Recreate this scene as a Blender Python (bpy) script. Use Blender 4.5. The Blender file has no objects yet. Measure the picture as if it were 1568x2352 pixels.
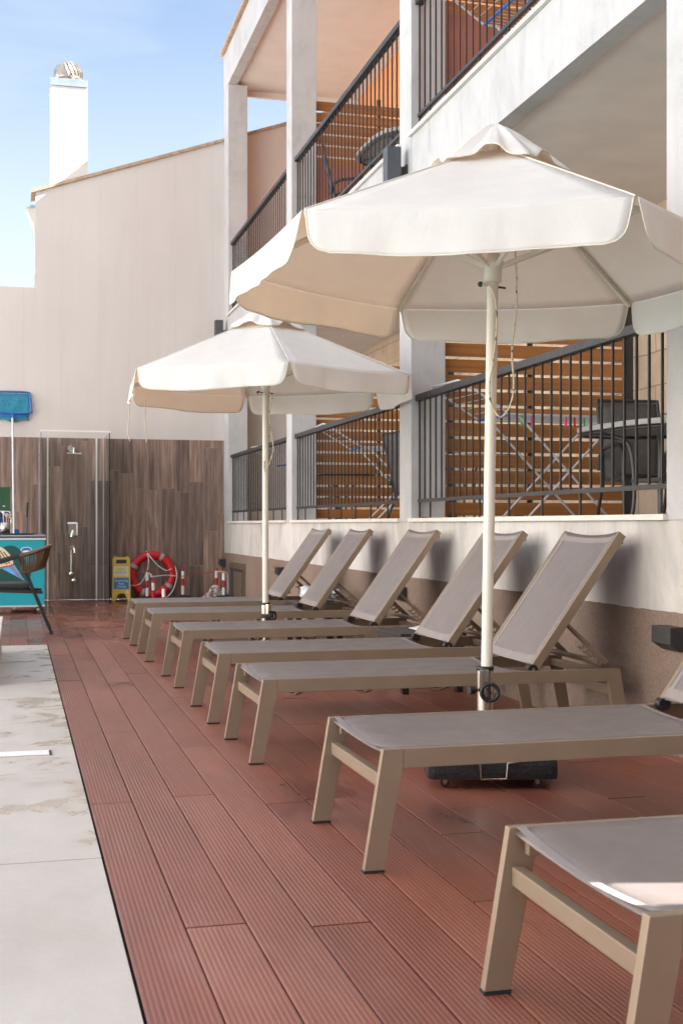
import bpy, bmesh, math, random
from mathutils import Vector, Matrix
from math import radians as rad, sin, cos, pi, sqrt
random.seed(7)
SC = bpy.context.scene
COL = SC.collection

# ------------------------------------------------------------ camera, sky, sun, exposure
H = 1.05
cd = bpy.data.cameras.new('camera'); cam = bpy.data.objects.new('camera', cd); COL.objects.link(cam)
cam.location = (0, 0, H); cam.rotation_euler = (rad(90), 0, rad(-14.57))
cd.sensor_fit = 'VERTICAL'; cd.sensor_height = 36; cd.sensor_width = 24
cd.lens = 2870 / 2352 * 36; cd.shift_y = 29 / 2352
cd.clip_start = 0.05; cd.clip_end = 2000
cd.dof.use_dof = True; cd.dof.focus_distance = 6.2; cd.dof.aperture_fstop = 9.0
SC.camera = cam
SUNV = Vector((1, -0.30, 0.90)).normalized()
EL = math.asin(SUNV.z); AZ = math.atan2(SUNV.x, SUNV.y)
w = bpy.data.worlds.new('World'); SC.world = w; w.use_nodes = True
nt = w.node_tree; bg = nt.nodes['Background']
sky = nt.nodes.new('ShaderNodeTexSky'); sky.sky_type = 'NISHITA'; sky.sun_disc = False
sky.sun_elevation = EL; sky.sun_rotation = AZ; sky.altitude = 20
sky.air_density = 1.0; sky.dust_density = 2.6; sky.ozone_density = 1.2
tc = nt.nodes.new('ShaderNodeTexCoord')
mp = nt.nodes.new('ShaderNodeMapping'); mp.inputs['Scale'].default_value = (1.4, 1.4, 5.5); mp.inputs['Rotation'].default_value = (0.25, 0.1, 0.4)
nz = nt.nodes.new('ShaderNodeTexNoise'); nz.inputs['Scale'].default_value = 2.2; nz.inputs['Detail'].default_value = 7; nz.inputs['Roughness'].default_value = 0.55; nz.inputs['Distortion'].default_value = 0.4
rp = nt.nodes.new('ShaderNodeValToRGB'); rp.color_ramp.elements[0].position = 0.46; rp.color_ramp.elements[1].position = 0.80
rp.color_ramp.elements[1].color = (0.38, 0.38, 0.38, 1)
mx = nt.nodes.new('ShaderNodeMix'); mx.data_type = 'RGBA'; mx.inputs['B'].default_value = (3.75, 4.1, 4.5, 1)
L = nt.links.new
L(tc.outputs['Generated'], mp.inputs['Vector']); L(mp.outputs['Vector'], nz.inputs['Vector']); L(nz.outputs['Fac'], rp.inputs['Fac'])
sx = nt.nodes.new('ShaderNodeSeparateXYZ'); L(tc.outputs['Generated'], sx.inputs[0])
mr = nt.nodes.new('ShaderNodeMapRange'); mr.interpolation_type = 'SMOOTHSTEP'
for k_, v_ in (('From Min', .46), ('From Max', .08), ('To Min', .0), ('To Max', .88)): mr.inputs[k_].default_value = v_
L(sx.outputs['Z'], mr.inputs['Value'])
ma = nt.nodes.new('ShaderNodeMath'); ma.operation = 'ADD'; ma.use_clamp = True; L(rp.outputs['Color'], ma.inputs[0]); L(mr.outputs[0], ma.inputs[1])
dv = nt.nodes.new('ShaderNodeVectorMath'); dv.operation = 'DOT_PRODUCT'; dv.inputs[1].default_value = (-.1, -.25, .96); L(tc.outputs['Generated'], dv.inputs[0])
m2 = nt.nodes.new('ShaderNodeMapRange'); m2.interpolation_type = 'SMOOTHSTEP'          # bright patch added overhead, out of view, to strengthen the top light
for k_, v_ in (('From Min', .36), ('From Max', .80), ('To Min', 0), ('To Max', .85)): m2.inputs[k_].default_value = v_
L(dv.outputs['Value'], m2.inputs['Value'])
L(ma.outputs[0], mx.inputs['Factor'])
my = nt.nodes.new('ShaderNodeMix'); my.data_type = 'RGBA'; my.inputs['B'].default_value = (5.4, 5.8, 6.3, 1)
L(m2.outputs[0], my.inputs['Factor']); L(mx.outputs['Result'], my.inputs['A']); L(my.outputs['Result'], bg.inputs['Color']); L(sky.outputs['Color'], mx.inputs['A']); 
bg.inputs['Strength'].default_value = 0.0505
sl = bpy.data.lights.new('sun', 'SUN'); sl.energy = 5.0; sl.angle = rad(0.5); sl.color = (1, 0.965, 0.92)
sun = bpy.data.objects.new('sun', sl); COL.objects.link(sun); sun.rotation_euler = SUNV.to_track_quat('Z', 'Y').to_euler(); sun.location = (30, -9, 24)
SC.view_settings.view_transform = 'Standard'; SC.view_settings.look = 'None'
SC.view_settings.exposure = 2.45; SC.view_settings.gamma = 1

# ------------------------------------------------------------ mesh builder
class MB:
    def __init__(s, off=(0, 0, 0)):
        s.bm = bmesh.new(); s.off = Vector(off)
    def face(s, pts, smooth=False):
        f = s.bm.faces.new([s.bm.verts.new(p) for p in pts]); f.smooth = smooth; return f
    def box(s, lo, hi, bev=0.0, M=None):
        b = bmesh.new(); bmesh.ops.create_cube(b, size=1)
        for v in b.verts: v.co = Vector([lo[i] + (v.co[i] + .5) * (hi[i] - lo[i]) for i in range(3)])
        if bev > 0: bmesh.ops.bevel(b, geom=list(b.edges), offset=bev, segments=2, affect='EDGES', profile=0.7)
        s.add(b, M)
        return s
    def add(s, b, M=None):
        mp_ = {}
        for v in b.verts: mp_[v] = s.bm.verts.new(M @ v.co if M else v.co)
        for f in b.faces:
            try:
                g = s.bm.faces.new([mp_[v] for v in f.verts]); g.smooth = f.smooth
            except ValueError: pass
        b.free()
    def bar(s, p0, p1, wd, ht, up=(0, 0, 1), bev=0.0):
        p0, p1 = Vector(p0), Vector(p1); d = p1 - p0; ln = d.length; x = d / ln; u = Vector(up)
        y = u.cross(x)
        if y.length < 1e-5: y = Vector((0, 1, 0)).cross(x)
        y.normalize(); z = x.cross(y)
        M = Matrix.Translation(p0) @ Matrix((x, y, z)).transposed().to_4x4()
        return s.box((0, -wd / 2, -ht / 2), (ln, wd / 2, ht / 2), bev, M)
    def tube(s, pts, r, n=8, closed=False, cap=True):
        pts = [Vector(p) for p in pts]; N = len(pts); rings = []
        rs = r if isinstance(r, (list, tuple)) else [r] * N
        nrm = None
        for i, p in enumerate(pts):
            a = pts[(i - 1) % N] if (closed or i > 0) else p
            b = pts[(i + 1) % N] if (closed or i < N - 1) else p
            t = (b - a)
            if t.length < 1e-9: t = Vector((0, 0, 1))
            t.normalize()
            if nrm is None:
                nrm = t.orthogonal().normalized()
            else:
                nrm = (nrm - t * nrm.dot(t))
                if nrm.length < 1e-6: nrm = t.orthogonal()
                nrm.normalize()
            bn = t.cross(nrm)
            rings.append([s.bm.verts.new(p + (nrm * cos(2 * pi * k / n) + bn * sin(2 * pi * k / n)) * rs[i]) for k in range(n)])
        for i in range(N if closed else N - 1):
            A, B = rings[i], rings[(i + 1) % N]
            for k in range(n):
                f = s.bm.faces.new((A[k], A[(k + 1) % n], B[(k + 1) % n], B[k])); f.smooth = True
        if cap and not closed:
            for R_, fl in ((rings[0], True), (rings[-1], False)):
                vs = [s.bm.verts.new(v.co) for v in R_]
                s.bm.faces.new(list(reversed(vs)) if fl else vs)
        return s
    def cyl(s, p0, p1, r, n=16, r2=None):
        return s.tube([p0, p1], [r, r if r2 is None else r2], n)
    def lathe(s, prof, n=24, c=(0, 0, 0), M=None, smooth=True):
        c = Vector(c); rings = []
        for (r, z) in prof:
            rings.append([s.bm.verts.new((M @ Vector((r * cos(2 * pi * k / n), r * sin(2 * pi * k / n), z)) if M else c + Vector((r * cos(2 * pi * k / n), r * sin(2 * pi * k / n), z)))) for k in range(n)])
        for i in range(len(rings) - 1):
            for k in range(n):
                f = s.bm.faces.new((rings[i][k], rings[i][(k + 1) % n], rings[i + 1][(k + 1) % n], rings[i + 1][k])); f.smooth = smooth
        for R_, rev in ((rings[0], True), (rings[-1], False)):
            if (R_[0].co - R_[n // 2].co).length > 1e-4:
                f = s.bm.faces.new(list(reversed(R_)) if rev else R_)
        return s
    def prism(s, poly, axis, lo, hi, bev=0):
        def P(a, b, h): return Vector((h, a, b)) if axis == 'x' else (Vector((a, h, b)) if axis == 'y' else Vector((a, b, h)))
        b = bmesh.new(); A = [b.verts.new(P(*p, lo)) for p in poly]; B = [b.verts.new(P(*p, hi)) for p in poly]; n = len(poly)
        b.faces.new(list(reversed(A))); b.faces.new(B)
        for i in range(n): b.faces.new((A[i], A[(i + 1) % n], B[(i + 1) % n], B[i]))
        bmesh.ops.recalc_face_normals(b, faces=list(b.faces))
        if bev: bmesh.ops.bevel(b, geom=list(b.edges), offset=bev, segments=2, affect='EDGES', profile=.7)
        s.add(b); return s
    def grid(s, fn, nu, nv, smooth=True):
        V = [[s.bm.verts.new(fn(i / nu, j / nv)) for j in range(nv + 1)] for i in range(nu + 1)]
        for i in range(nu):
            for j in range(nv):
                f = s.bm.faces.new((V[i][j], V[i + 1][j], V[i + 1][j + 1], V[i][j + 1])); f.smooth = smooth
        return s
    def ball(s, c, r, sub=2, sc=(1, 1, 1), jit=0):
        b = bmesh.new(); bmesh.ops.create_icosphere(b, subdivisions=sub, radius=1)
        for v in b.verts:
            k = r * (1 + random.uniform(-jit, jit)); v.co = Vector([c[i] + v.co[i] * k * sc[i] for i in range(3)])
        for f in b.faces: f.smooth = True
        s.add(b); return s
    def build(s, name, m, parent=None, loc=None, solid=0, recalc=True):
        if recalc: bmesh.ops.recalc_face_normals(s.bm, faces=list(s.bm.faces))
        me = bpy.data.meshes.new(name)
        for v in s.bm.verts: v.co = v.co + s.off
        s.bm.to_mesh(me); s.bm.free(); me.materials.append(m)
        o = bpy.data.objects.new(name, me); COL.objects.link(o)
        if parent is not None: o.parent = parent
        if loc is not None: o.location = loc
        if solid:
            md = o.modifiers.new('thickness', 'SOLIDIFY'); md.thickness = solid; md.offset = 0
        return o

def tag(o, label=None, cat=None, group=None, kind=None):
    if label: o['label'] = label
    if cat: o['category'] = cat
    if group: o['group'] = group
    if kind: o['kind'] = kind
    return o
def empty(name, loc=(0, 0, 0), rz=0, label=None, cat=None, group=None):
    o = bpy.data.objects.new(name, None); COL.objects.link(o); o.location = loc; o.rotation_euler = (0, 0, rz)
    o.empty_display_size = 0.1
    return tag(o, label, cat, group)
KIDS = lambda o: [c for c in bpy.data.objects if c.parent == o]
def copy_tree(o, parent=None):
    c = o.copy(); COL.objects.link(c)
    if parent is not None: c.parent = parent
    for ch in KIDS(o): copy_tree(ch, c)
    return c
def text(name, s, size, m, parent, M, ext=0.0006, align='CENTER'):
    cu = bpy.data.curves.new('txt', 'FONT'); cu.body = s; cu.size = size; cu.extrude = ext; cu.align_x = align; cu.align_y = 'CENTER'
    t = bpy.data.objects.new('txt', cu); COL.objects.link(t)
    bpy.context.view_layer.update()
    me = bpy.data.meshes.new_from_object(t.evaluated_get(bpy.context.evaluated_depsgraph_get()))
    bpy.data.objects.remove(t); bpy.data.curves.remove(cu)
    me.transform(M); me.materials.clear(); me.materials.append(m)
    o = bpy.data.objects.new(name, me); COL.objects.link(o); o.parent = parent
    return o

# ------------------------------------------------------------ materials
class NT:
    def __init__(s, name):
        s.m = bpy.data.materials.new(name); s.m.use_nodes = True; s.t = s.m.node_tree; s.b = s.t.nodes['Principled BSDF']
        s.tc = s.t.nodes.new('ShaderNodeTexCoord')
    def n(s, typ, **kw):
        nd = s.t.nodes.new('ShaderNode' + typ)
        for k, v in kw.items(): setattr(nd, k, v)
        return nd
    def l(s, a, b): s.t.links.new(a, b)
    def math(s, op, a, b=None, c=None):
        nd = s.n('Math', operation=op)
        for i, v in enumerate((a, b, c)):
            if v is None: continue
            if isinstance(v, (int, float)): nd.inputs[i].default_value = v
            else: s.l(v, nd.inputs[i])
        return nd.outputs[0]
    def noise(s, scale, vec=(1, 1, 1), detail=5, rough=.55, dist=0, coord='Object'):
        mpn = s.n('Mapping'); mpn.inputs['Scale'].default_value = vec; s.l(s.tc.outputs[coord], mpn.inputs['Vector'])
        nd = s.n('TexNoise'); nd.inputs['Scale'].default_value = scale; nd.inputs['Detail'].default_value = detail
        nd.inputs['Roughness'].default_value = rough; nd.inputs['Distortion'].default_value = dist
        s.l(mpn.outputs[0], nd.inputs['Vector']); return nd.outputs['Fac']
    def ramp(s, fac, stops):
        nd = s.n('ValToRGB'); e = nd.color_ramp.elements
        while len(e) < len(stops): e.new(0.5)
        for el, (p, c) in zip(e, stops):
            el.position = p; el.color = (*c, 1) if len(c) == 3 else c
        s.l(fac, nd.inputs[0]); return nd.outputs[0]
    def mix(s, fac, a, b, blend='MIX'):
        nd = s.n('Mix', data_type='RGBA', blend_type=blend)
        for k, v in (('Factor', fac), ('A', a), ('B', b)):
            if isinstance(v, (int, float)): nd.inputs[k].default_value = v
            elif isinstance(v, tuple): nd.inputs[k].default_value = (*v, 1)
            else: s.l(v, nd.inputs[k])
        return nd.outputs['Result']
    def base(s, v):
        if isinstance(v, tuple): s.b.inputs['Base Color'].default_value = (*v, 1)
        else: s.l(v, s.b.inputs['Base Color'])
    def rough(s, v):
        if isinstance(v, (int, float)): s.b.inputs['Roughness'].default_value = v
        else: s.l(v, s.b.inputs['Roughness'])
    def bump(s, h, st=.2, dist=.01):
        nd = s.n('Bump'); nd.inputs['Strength'].default_value = st; nd.inputs['Distance'].default_value = dist
        s.l(h, nd.inputs['Height']); s.l(nd.outputs[0], s.b.inputs['Normal'])
def g3(v): return (v, v, v)
def simple(name, c, rough=.5, var=.12, scale=6, metal=0, bump=0, bscale=80, spec=.5, vec=(1, 1, 1), rv=.08):
    a = NT(name); f = a.noise(scale, vec)
    lo = tuple(x * (1 - var) for x in c); hi = tuple(min(1, x * (1 + var)) for x in c)
    a.base(a.ramp(f, [(.3, lo), (.7, hi)]))
    a.rough(a.ramp(a.noise(scale * 2.3, vec), [(.3, g3(max(.02, rough - rv))), (.7, g3(min(1, rough + rv)))]))
    a.b.inputs['Metallic'].default_value = metal; a.b.inputs['Specular IOR Level'].default_value = spec
    if bump: a.bump(a.noise(bscale, detail=3), bump, .004)
    return a.m

def m_plaster():
    a = NT('pale_plaster')
    streak = a.noise(5, (1, 1, .38), 9, .68, .9); blot = a.noise(1.6, (1, 1, .8), 8, .68, .8)
    c = a.ramp(streak, [(.26, (.40, .385, .39)), (.45, (.495, .482, .488)), (.75, (.54, .527, .533))])
    c2 = a.ramp(blot, [(.28, (.72, .70, .70)), (.46, (.92, .91, .905)), (.62, (1, 1, 1))])
    a.base(a.mix(.75, c, c2, 'MULTIPLY')); a.rough(.85)
    a.bump(a.noise(45, detail=6), .25, .006); return a.m
def m_plinth():
    a = NT('stained_plaster')
    streak = a.noise(7, (1, 1, .28), 9, .70, 1.0); blot = a.noise(1.3, (1, 1, .6), 7, .66, .8)
    c = a.ramp(streak, [(.26, (.44, .41, .39)), (.44, (.57, .54, .515)), (.72, (.645, .61, .585))])
    c2 = a.ramp(blot, [(.33, (.50, .48, .47)), (.47, (.84, .825, .81)), (.62, (1, 1, 1))])
    a.base(a.mix(.7, c, c2, 'MULTIPLY')); a.rough(.85)
    a.bump(a.noise(45, detail=6), .25, .006); return a.m
def m_stucco_brown():
    a = NT('brown_stucco')
    f = a.noise(120, detail=4, rough=.7); g = a.noise(1.6, detail=5)
    c = a.ramp(f, [(.25, (.15, .098, .076)), (.55, (.26, .185, .146)), (.8, (.35, .26, .21))])
    a.base(a.mix(.6, c, a.ramp(g, [(.3, g3(.72)), (.7, g3(1.0))]), 'MULTIPLY')); a.rough(.9)
    a.bump(a.noise(140, detail=3, rough=.7), .7, .006); return a.m
def m_backwall():
    a = NT('beige_render')
    st = a.noise(4, (1, 1, .09), 7, .65, .6); bl = a.noise(.7, detail=6)
    c = a.ramp(st, [(.28, (.59, .53, .495)), (.5, (.615, .56, .53)), (.75, (.635, .578, .55))])
    sep = a.n('SeparateXYZ'); a.l(a.tc.outputs['Object'], sep.inputs[0])
    lines = a.math('LESS_THAN', a.math('FRACT', a.math('ADD', a.math('MULTIPLY', sep.outputs['X'], 1.9), a.math('MULTIPLY', a.noise(3, (1, 1, .3)), .22))), .02)
    c = a.mix(a.math('MULTIPLY', lines, .13), c, (.42, .32, .24))
    a.base(a.mix(.5, c, a.ramp(bl, [(.3, g3(.84)), (.7, g3(1.0))]), 'MULTIPLY')); a.rough(.9)
    a.bump(a.noise(130, detail=3), .3, .004); return a.m
def m_woodtile():
    a = NT('wood_look_tile')
    sep = a.n('SeparateXYZ'); a.l(a.tc.outputs['Object'], sep.inputs[0]); X, Z = sep.outputs['X'], sep.outputs['Z']
    cx_ = a.math('MULTIPLY', a.math('ADD', X, 20.0), 5.0); col = a.math('FLOOR', cx_)
    wn = a.n('TexWhiteNoise', noise_dimensions='1D'); a.l(col, wn.inputs['W'])
    rz = a.math('ADD', a.math('MULTIPLY', Z, 1 / 1.2), a.math('MULTIPLY', wn.outputs['Value'], 7.3)); row = a.math('FLOOR', rz)
    wn2 = a.n('TexWhiteNoise', noise_dimensions='2D'); cmb = a.n('CombineXYZ'); a.l(col, cmb.inputs[0]); a.l(row, cmb.inputs[1]); a.l(cmb.outputs[0], wn2.inputs['Vector'])
    # streaks shifted per plank
    vm = a.n('CombineXYZ'); a.l(a.math('ADD', a.math('MULTIPLY', X, 1.0), a.math('MULTIPLY', wn2.outputs['Value'], 9.0)), vm.inputs[0]); a.l(a.math('MULTIPLY', Z, .07), vm.inputs[2]); a.l(a.math('MULTIPLY', wn2.outputs['Value'], 31.), vm.inputs[1])
    nd = a.n('TexNoise'); nd.inputs['Scale'].default_value = 17; nd.inputs['Detail'].default_value = 8; nd.inputs['Roughness'].default_value = .62; nd.inputs['Distortion'].default_value = .5; a.l(vm.outputs[0], nd.inputs['Vector'])
    c = a.ramp(nd.outputs['Fac'], [(.27, (.115, .070, .055)), (.46, (.215, .142, .114)), (.60, (.31, .215, .178)), (.76, (.48, .36, .305))])
    tint = a.ramp(wn2.outputs['Value'], [(0, (.60, .60, .62)), (1, (1.22, 1.15, 1.08))])
    c = a.mix(1.0, c, tint, 'MULTIPLY')
    fg = a.noise(70, (1, 1, .035), 6, .7); c = a.mix(.55, c, a.ramp(fg, [(.32, g3(.55)), (.52, g3(1.0)), (.72, g3(1.3))]), 'MULTIPLY')
    fx = a.math('FRACT', cx_); fz = a.math('FRACT', rz)
    jx = a.math('GREATER_THAN', a.math('ABSOLUTE', a.math('SUBTRACT', fx, .5)), .490); jz = a.math('GREATER_THAN', a.math('ABSOLUTE', a.math('SUBTRACT', fz, .5)), .4975)
    j = a.math('MAXIMUM', jx, jz)
    a.base(a.mix(j, c, (.27, .21, .175))); a.rough(a.ramp(nd.outputs['Fac'], [(.3, g3(.42)), (.7, g3(.6))]))
    a.bump(a.math('SUBTRACT', a.math('MULTIPLY', nd.outputs['Fac'], .3), j), .3, .003); return a.m
def m_deck():
    a = NT('composite_decking')
    ge = a.n('NewGeometry'); r = ge.outputs['Random Per Island']
    c = a.ramp(r, [(0, (.198, .064, .040)), (.35, (.222, .074, .047)), (.7, (.242, .083, .053)), (1, (.265, .096, .064))])
    st = a.noise(3.2, (1, .35, 1), 6, .6); fine = a.noise(60, (1, .03, 1), 4, .6)
    c = a.mix(.55, c, a.ramp(st, [(.28, (.62, .58, .58)), (.55, (1, 1, 1)), (.75, (1.2, 1.24, 1.26))]), 'MULTIPLY')
    c = a.mix(.35, c, a.ramp(fine, [(.3, g3(.7)), (.7, g3(1.15))]), 'MULTIPLY')
    sp = a.noise(16, (1, 1, 1), 5, .7); c = a.mix(a.ramp(sp, [(.66, g3(0)), (.78, g3(.35))]), c, (.30, .20, .16))
    a.base(c)
    # water lying near the shower makes the far boards glossier
    sep = a.n('SeparateXYZ'); a.l(a.tc.outputs['Object'], sep.inputs[0])
    far = a.n('MapRange'); far.inputs['From Min'].default_value = 11.0; far.inputs['From Max'].default_value = 15.0; a.l(sep.outputs['Y'], far.inputs['Value'])
    wet = a.math('MULTIPLY', far.outputs[0], a.ramp(a.noise(1.3, detail=4), [(.38, g3(0)), (.55, g3(1))]))
    damp = a.ramp(a.noise(1.15, (1, .6, 1), 6, .6, .6), [(.60, g3(0)), (.66, g3(.55))])
    c = a.mix(damp, c, (.085, .026, .021))
    dust = a.ramp(a.noise(2.1, (1.3, .5, 1), 7, .7, .8), [(.52, g3(0)), (.72, g3(.30))]); c = a.mix(dust, c, (.34, .19, .155)); a.base(c)
    ro = a.ramp(st, [(.3, g3(.30)), (.7, g3(.46))])
    a.rough(a.mix(wet, a.mix(damp, ro, g3(.22)), g3(.10))); a.b.inputs['Specular IOR Level'].default_value = .6
    return a.m
def m_paving():
    a = NT('cream_paving')
    n1 = a.noise(1.7, (1, 1, 1), 7, .6, .7); n2 = a.noise(9, (1, .5, 1), 6, .6)
    c = a.ramp(n1, [(.25, (.46, .41, .365)), (.5, (.525, .478, .435)), (.75, (.575, .53, .49))])
    c = a.mix(.5, c, a.ramp(n2, [(.3, g3(.86)), (.7, g3(1.05))]), 'MULTIPLY'); c = a.mix(.35, c, a.ramp(a.noise(70, detail=5, rough=.7), [(.3, g3(.82)), (.7, g3(1.08))]), 'MULTIPLY')
    vor = a.n('TexVoronoi', feature='DISTANCE_TO_EDGE'); vor.inputs['Scale'].default_value = 1.6
    dm = a.n('Mapping'); a.l(a.tc.outputs['Object'], dm.inputs[0])
    dn = a.n('TexNoise'); dn.inputs['Scale'].default_value = 4; dn.inputs['Detail'].default_value = 5; a.l(a.tc.outputs['Object'], dn.inputs['Vector'])
    vv = a.n('VectorMath', operation='MULTIPLY_ADD'); a.l(dn.outputs['Color'], vv.inputs[0]); vv.inputs[1].default_value = (.6, .6, 0); a.l(a.tc.outputs['Object'], vv.inputs[2]); a.l(vv.outputs[0], vor.inputs['Vector'])
    crack = a.ramp(vor.outputs['Distance'], [(.0, g3(.16)), (.006, g3(0))])
    c = a.mix(crack, c, (.42, .34, .27))
    # damp stains that crept in from the deck side
    sep = a.n('SeparateXYZ'); a.l(a.tc.outputs['Object'], sep.inputs[0])
    ed = a.n('MapRange'); ed.inputs['From Min'].default_value = -.28; ed.inputs['From Max'].default_value = .30; a.l(sep.outputs['X'], ed.inputs['Value'])
    yy = a.n('MapRange'); yy.inputs['From Min'].default_value = 3.6; yy.inputs['From Max'].default_value = 5.0; a.l(sep.outputs['Y'], yy.inputs['Value'])
    sn = a.noise(2.6, (1, 1.25, 1), 6, .55, .8)
    sm = a.n('MapRange', interpolation_type='SMOOTHSTEP'); sm.inputs['From Min'].default_value = .625; sm.inputs['From Max'].default_value = .72; a.l(a.math('ADD', sn, a.math('MULTIPLY', a.math('MULTIPLY', ed.outputs[0], .17), yy.outputs[0])), sm.inputs['Value']); st = sm.outputs[0]
    c = a.mix(a.math('MULTIPLY', st, .58), c, (.36, .29, .22))
    a.base(c); a.rough(a.mix(st, g3(.42), g3(.25))); a.bump(a.noise(40, detail=4), .06, .004); return a.m
def m_slat():
    a = NT('varnished_timber')
    f = a.noise(5, (.12, 1, 9), 6, .6, .3); g = a.noise(30, (.03, 1, 4), 4, .6)
    c = a.ramp(f, [(.25, (.25, .096, .026)), (.55, (.37, .152, .042)), (.8, (.46, .20, .060))])
    ge = a.n('NewGeometry'); c = a.mix(1, c, a.ramp(ge.outputs['Random Per Island'], [(0, g3(.78)), (1, g3(1.12))]), 'MULTIPLY')
    a.base(a.mix(.4, c, a.ramp(g, [(.3, g3(.75)), (.7, g3(1.1))]), 'MULTIPLY')); a.rough(.45); return a.m
def m_stone():
    a = NT('sandstone_blocks')
    mpn = a.n('Mapping'); mpn.inputs['Rotation'].default_value = (0, rad(90), rad(90)); sep = a.n('SeparateXYZ'); a.l(a.tc.outputs['Object'], sep.inputs[0])
    cmb = a.n('CombineXYZ'); a.l(sep.outputs['Y'], cmb.inputs[0]); a.l(sep.outputs['Z'], cmb.inputs[1])
    wob = a.n('TexNoise'); wob.inputs['Scale'].default_value = 5; wob.inputs['Detail'].default_value = 5; a.l(a.tc.outputs['Object'], wob.inputs['Vector'])
    vv = a.n('VectorMath', operation='MULTIPLY_ADD'); a.l(wob.outputs['Color'], vv.inputs[0]); vv.inputs[1].default_value = (.03, .03, 0); a.l(cmb.outputs[0], vv.inputs[2])
    br = a.n('TexBrick'); br.inputs['Scale'].default_value = 1; br.inputs['Brick Width'].default_value = .56; br.inputs['Row Height'].default_value = .27; br.inputs['Mortar Size'].default_value = .006
    br.inputs['Color1'].default_value = (.60, .46, .33, 1); br.inputs['Color2'].default_value = (.70, .56, .43, 1); br.inputs['Mortar'].default_value = (.40, .29, .20, 1); a.l(vv.outputs[0], br.inputs['Vector'])
    c = a.mix(.5, br.outputs['Color'], a.ramp(a.noise(4, detail=6, rough=.65), [(.3, (.6, .55, .5)), (.6, (1, 1, 1)), (.8, (1.15, 1.1, 1.0))]), 'MULTIPLY')
    a.base(c); a.rough(.9); a.bump(a.math('SUBTRACT', a.noise(22, detail=6), br.outputs['Fac']), .5, .01); return a.m
def m_fabric(name, c, trans=.0, weave=900):
    a = NT(name)
    f = a.noise(7, detail=4); wv = a.noise(weave, (1, 1, .15), 2)
    cc = a.ramp(f, [(.3, tuple(x * .95 for x in c)), (.7, tuple(min(.95, x * 1.03) for x in c))])
    a.base(a.mix(.25, cc, a.ramp(wv, [(.3, g3(.85)), (.7, g3(1.08))]), 'MULTIPLY')); a.rough(.9); a.b.inputs['Specular IOR Level'].default_value = .2
    if trans:
        tr = a.n('BsdfTranslucent'); tr.inputs[0].default_value = (1.0, .80, .62, 1)
        ms = a.n('MixShader'); ms.inputs[0].default_value = trans; out = a.t.nodes['Material Output']
        a.l(a.b.outputs[0], ms.inputs[1]); a.l(tr.outputs[0], ms.inputs[2]); a.l(ms.outputs[0], out.inputs[0])
    a.bump(a.math('ADD', a.noise(4.5, (1, 1, .6), 5, .6, 1.2), a.math('MULTIPLY', wv, .05)), .28, .03)
    return a.m
def m_sling():
    a = NT('sling_mesh')
    wa = a.n('TexWave', bands_direction='X'); wa.inputs['Scale'].default_value = 95; a.l(a.tc.outputs['Object'], wa.inputs['Vector'])
    wb = a.n('TexWave', bands_direction='Y'); wb.inputs['Scale'].default_value = 95; a.l(a.tc.outputs['Object'], wb.inputs['Vector'])
    k = a.math('MULTIPLY', wa.outputs['Fac'], wb.outputs['Fac'])
    c = a.ramp(k, [(.1, (.152, .125, .117)), (.9, (.215, .180, .170))])
    oi = a.n('ObjectInfo'); c = a.mix(1, c, a.ramp(oi.outputs['Random'], [(0, g3(.92)), (1, g3(1.07))]), 'MULTIPLY')
    a.base(a.mix(.6, c, a.ramp(a.noise(8, (1, 1, 1), 7, .75), [(.3, g3(.84)), (.7, g3(1.08))]), 'MULTIPLY')); a.rough(a.ramp(a.noise(9), [(.3, g3(.38)), (.7, g3(.52))])); a.b.inputs['Specular IOR Level'].default_value = .85
    a.bump(a.math('ADD', a.noise(3, (1, 2.2, 1), 4), a.math('MULTIPLY', k, .04)), .25, .02)
    return a.m
def m_glass(name='clear_glass', c=(.60, .74, .71)):
    a = NT(name); a.base(c); a.rough(.02); a.b.inputs['Transmission Weight'].default_value = 1; a.b.inputs['IOR'].default_value = 1.45
    return a.m
def m_rattan(name, c):
    a = NT(name)
    wa = a.n('TexWave', bands_direction='Z'); wa.inputs['Scale'].default_value = 28; a.l(a.tc.outputs['Object'], wa.inputs['Vector'])
    wb = a.n('TexWave', bands_direction='DIAGONAL'); wb.inputs['Scale'].default_value = 22; a.l(a.tc.outputs['Object'], wb.inputs['Vector'])
    k = a.math('MULTIPLY', wa.outputs['Fac'], wb.outputs['Fac'])
    a.base(a.ramp(k, [(.05, tuple(x * .3 for x in c)), (.6, c)])); a.rough(.55); a.bump(k, .8, .006); return a.m
def m_granite():
    a = NT('dark_granite')
    a.base(a.ramp(a.noise(160, detail=3, rough=.7), [(.40, (.008, .008, .009)), (.64, (.035, .035, .038)), (.82, (.16, .16, .16))])); a.rough(.55)
    a.bump(a.noise(90, detail=3), .5, .004); return a.m
def m_rope():
    a = NT('flecked_rope')
    ck = a.noise(95, (1, 1, .55), 1, .4)
    a.base(a.ramp(ck, [(.60, (.72, .63, .49)), (.66, (.05, .04, .04))])); a.rough(.85); return a.m
def m_water():
    a = NT('pool_water'); a.base((.10, .42, .46)); a.rough(.06); a.bump(a.noise(3, detail=4), .3, .03); return a.m

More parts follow.
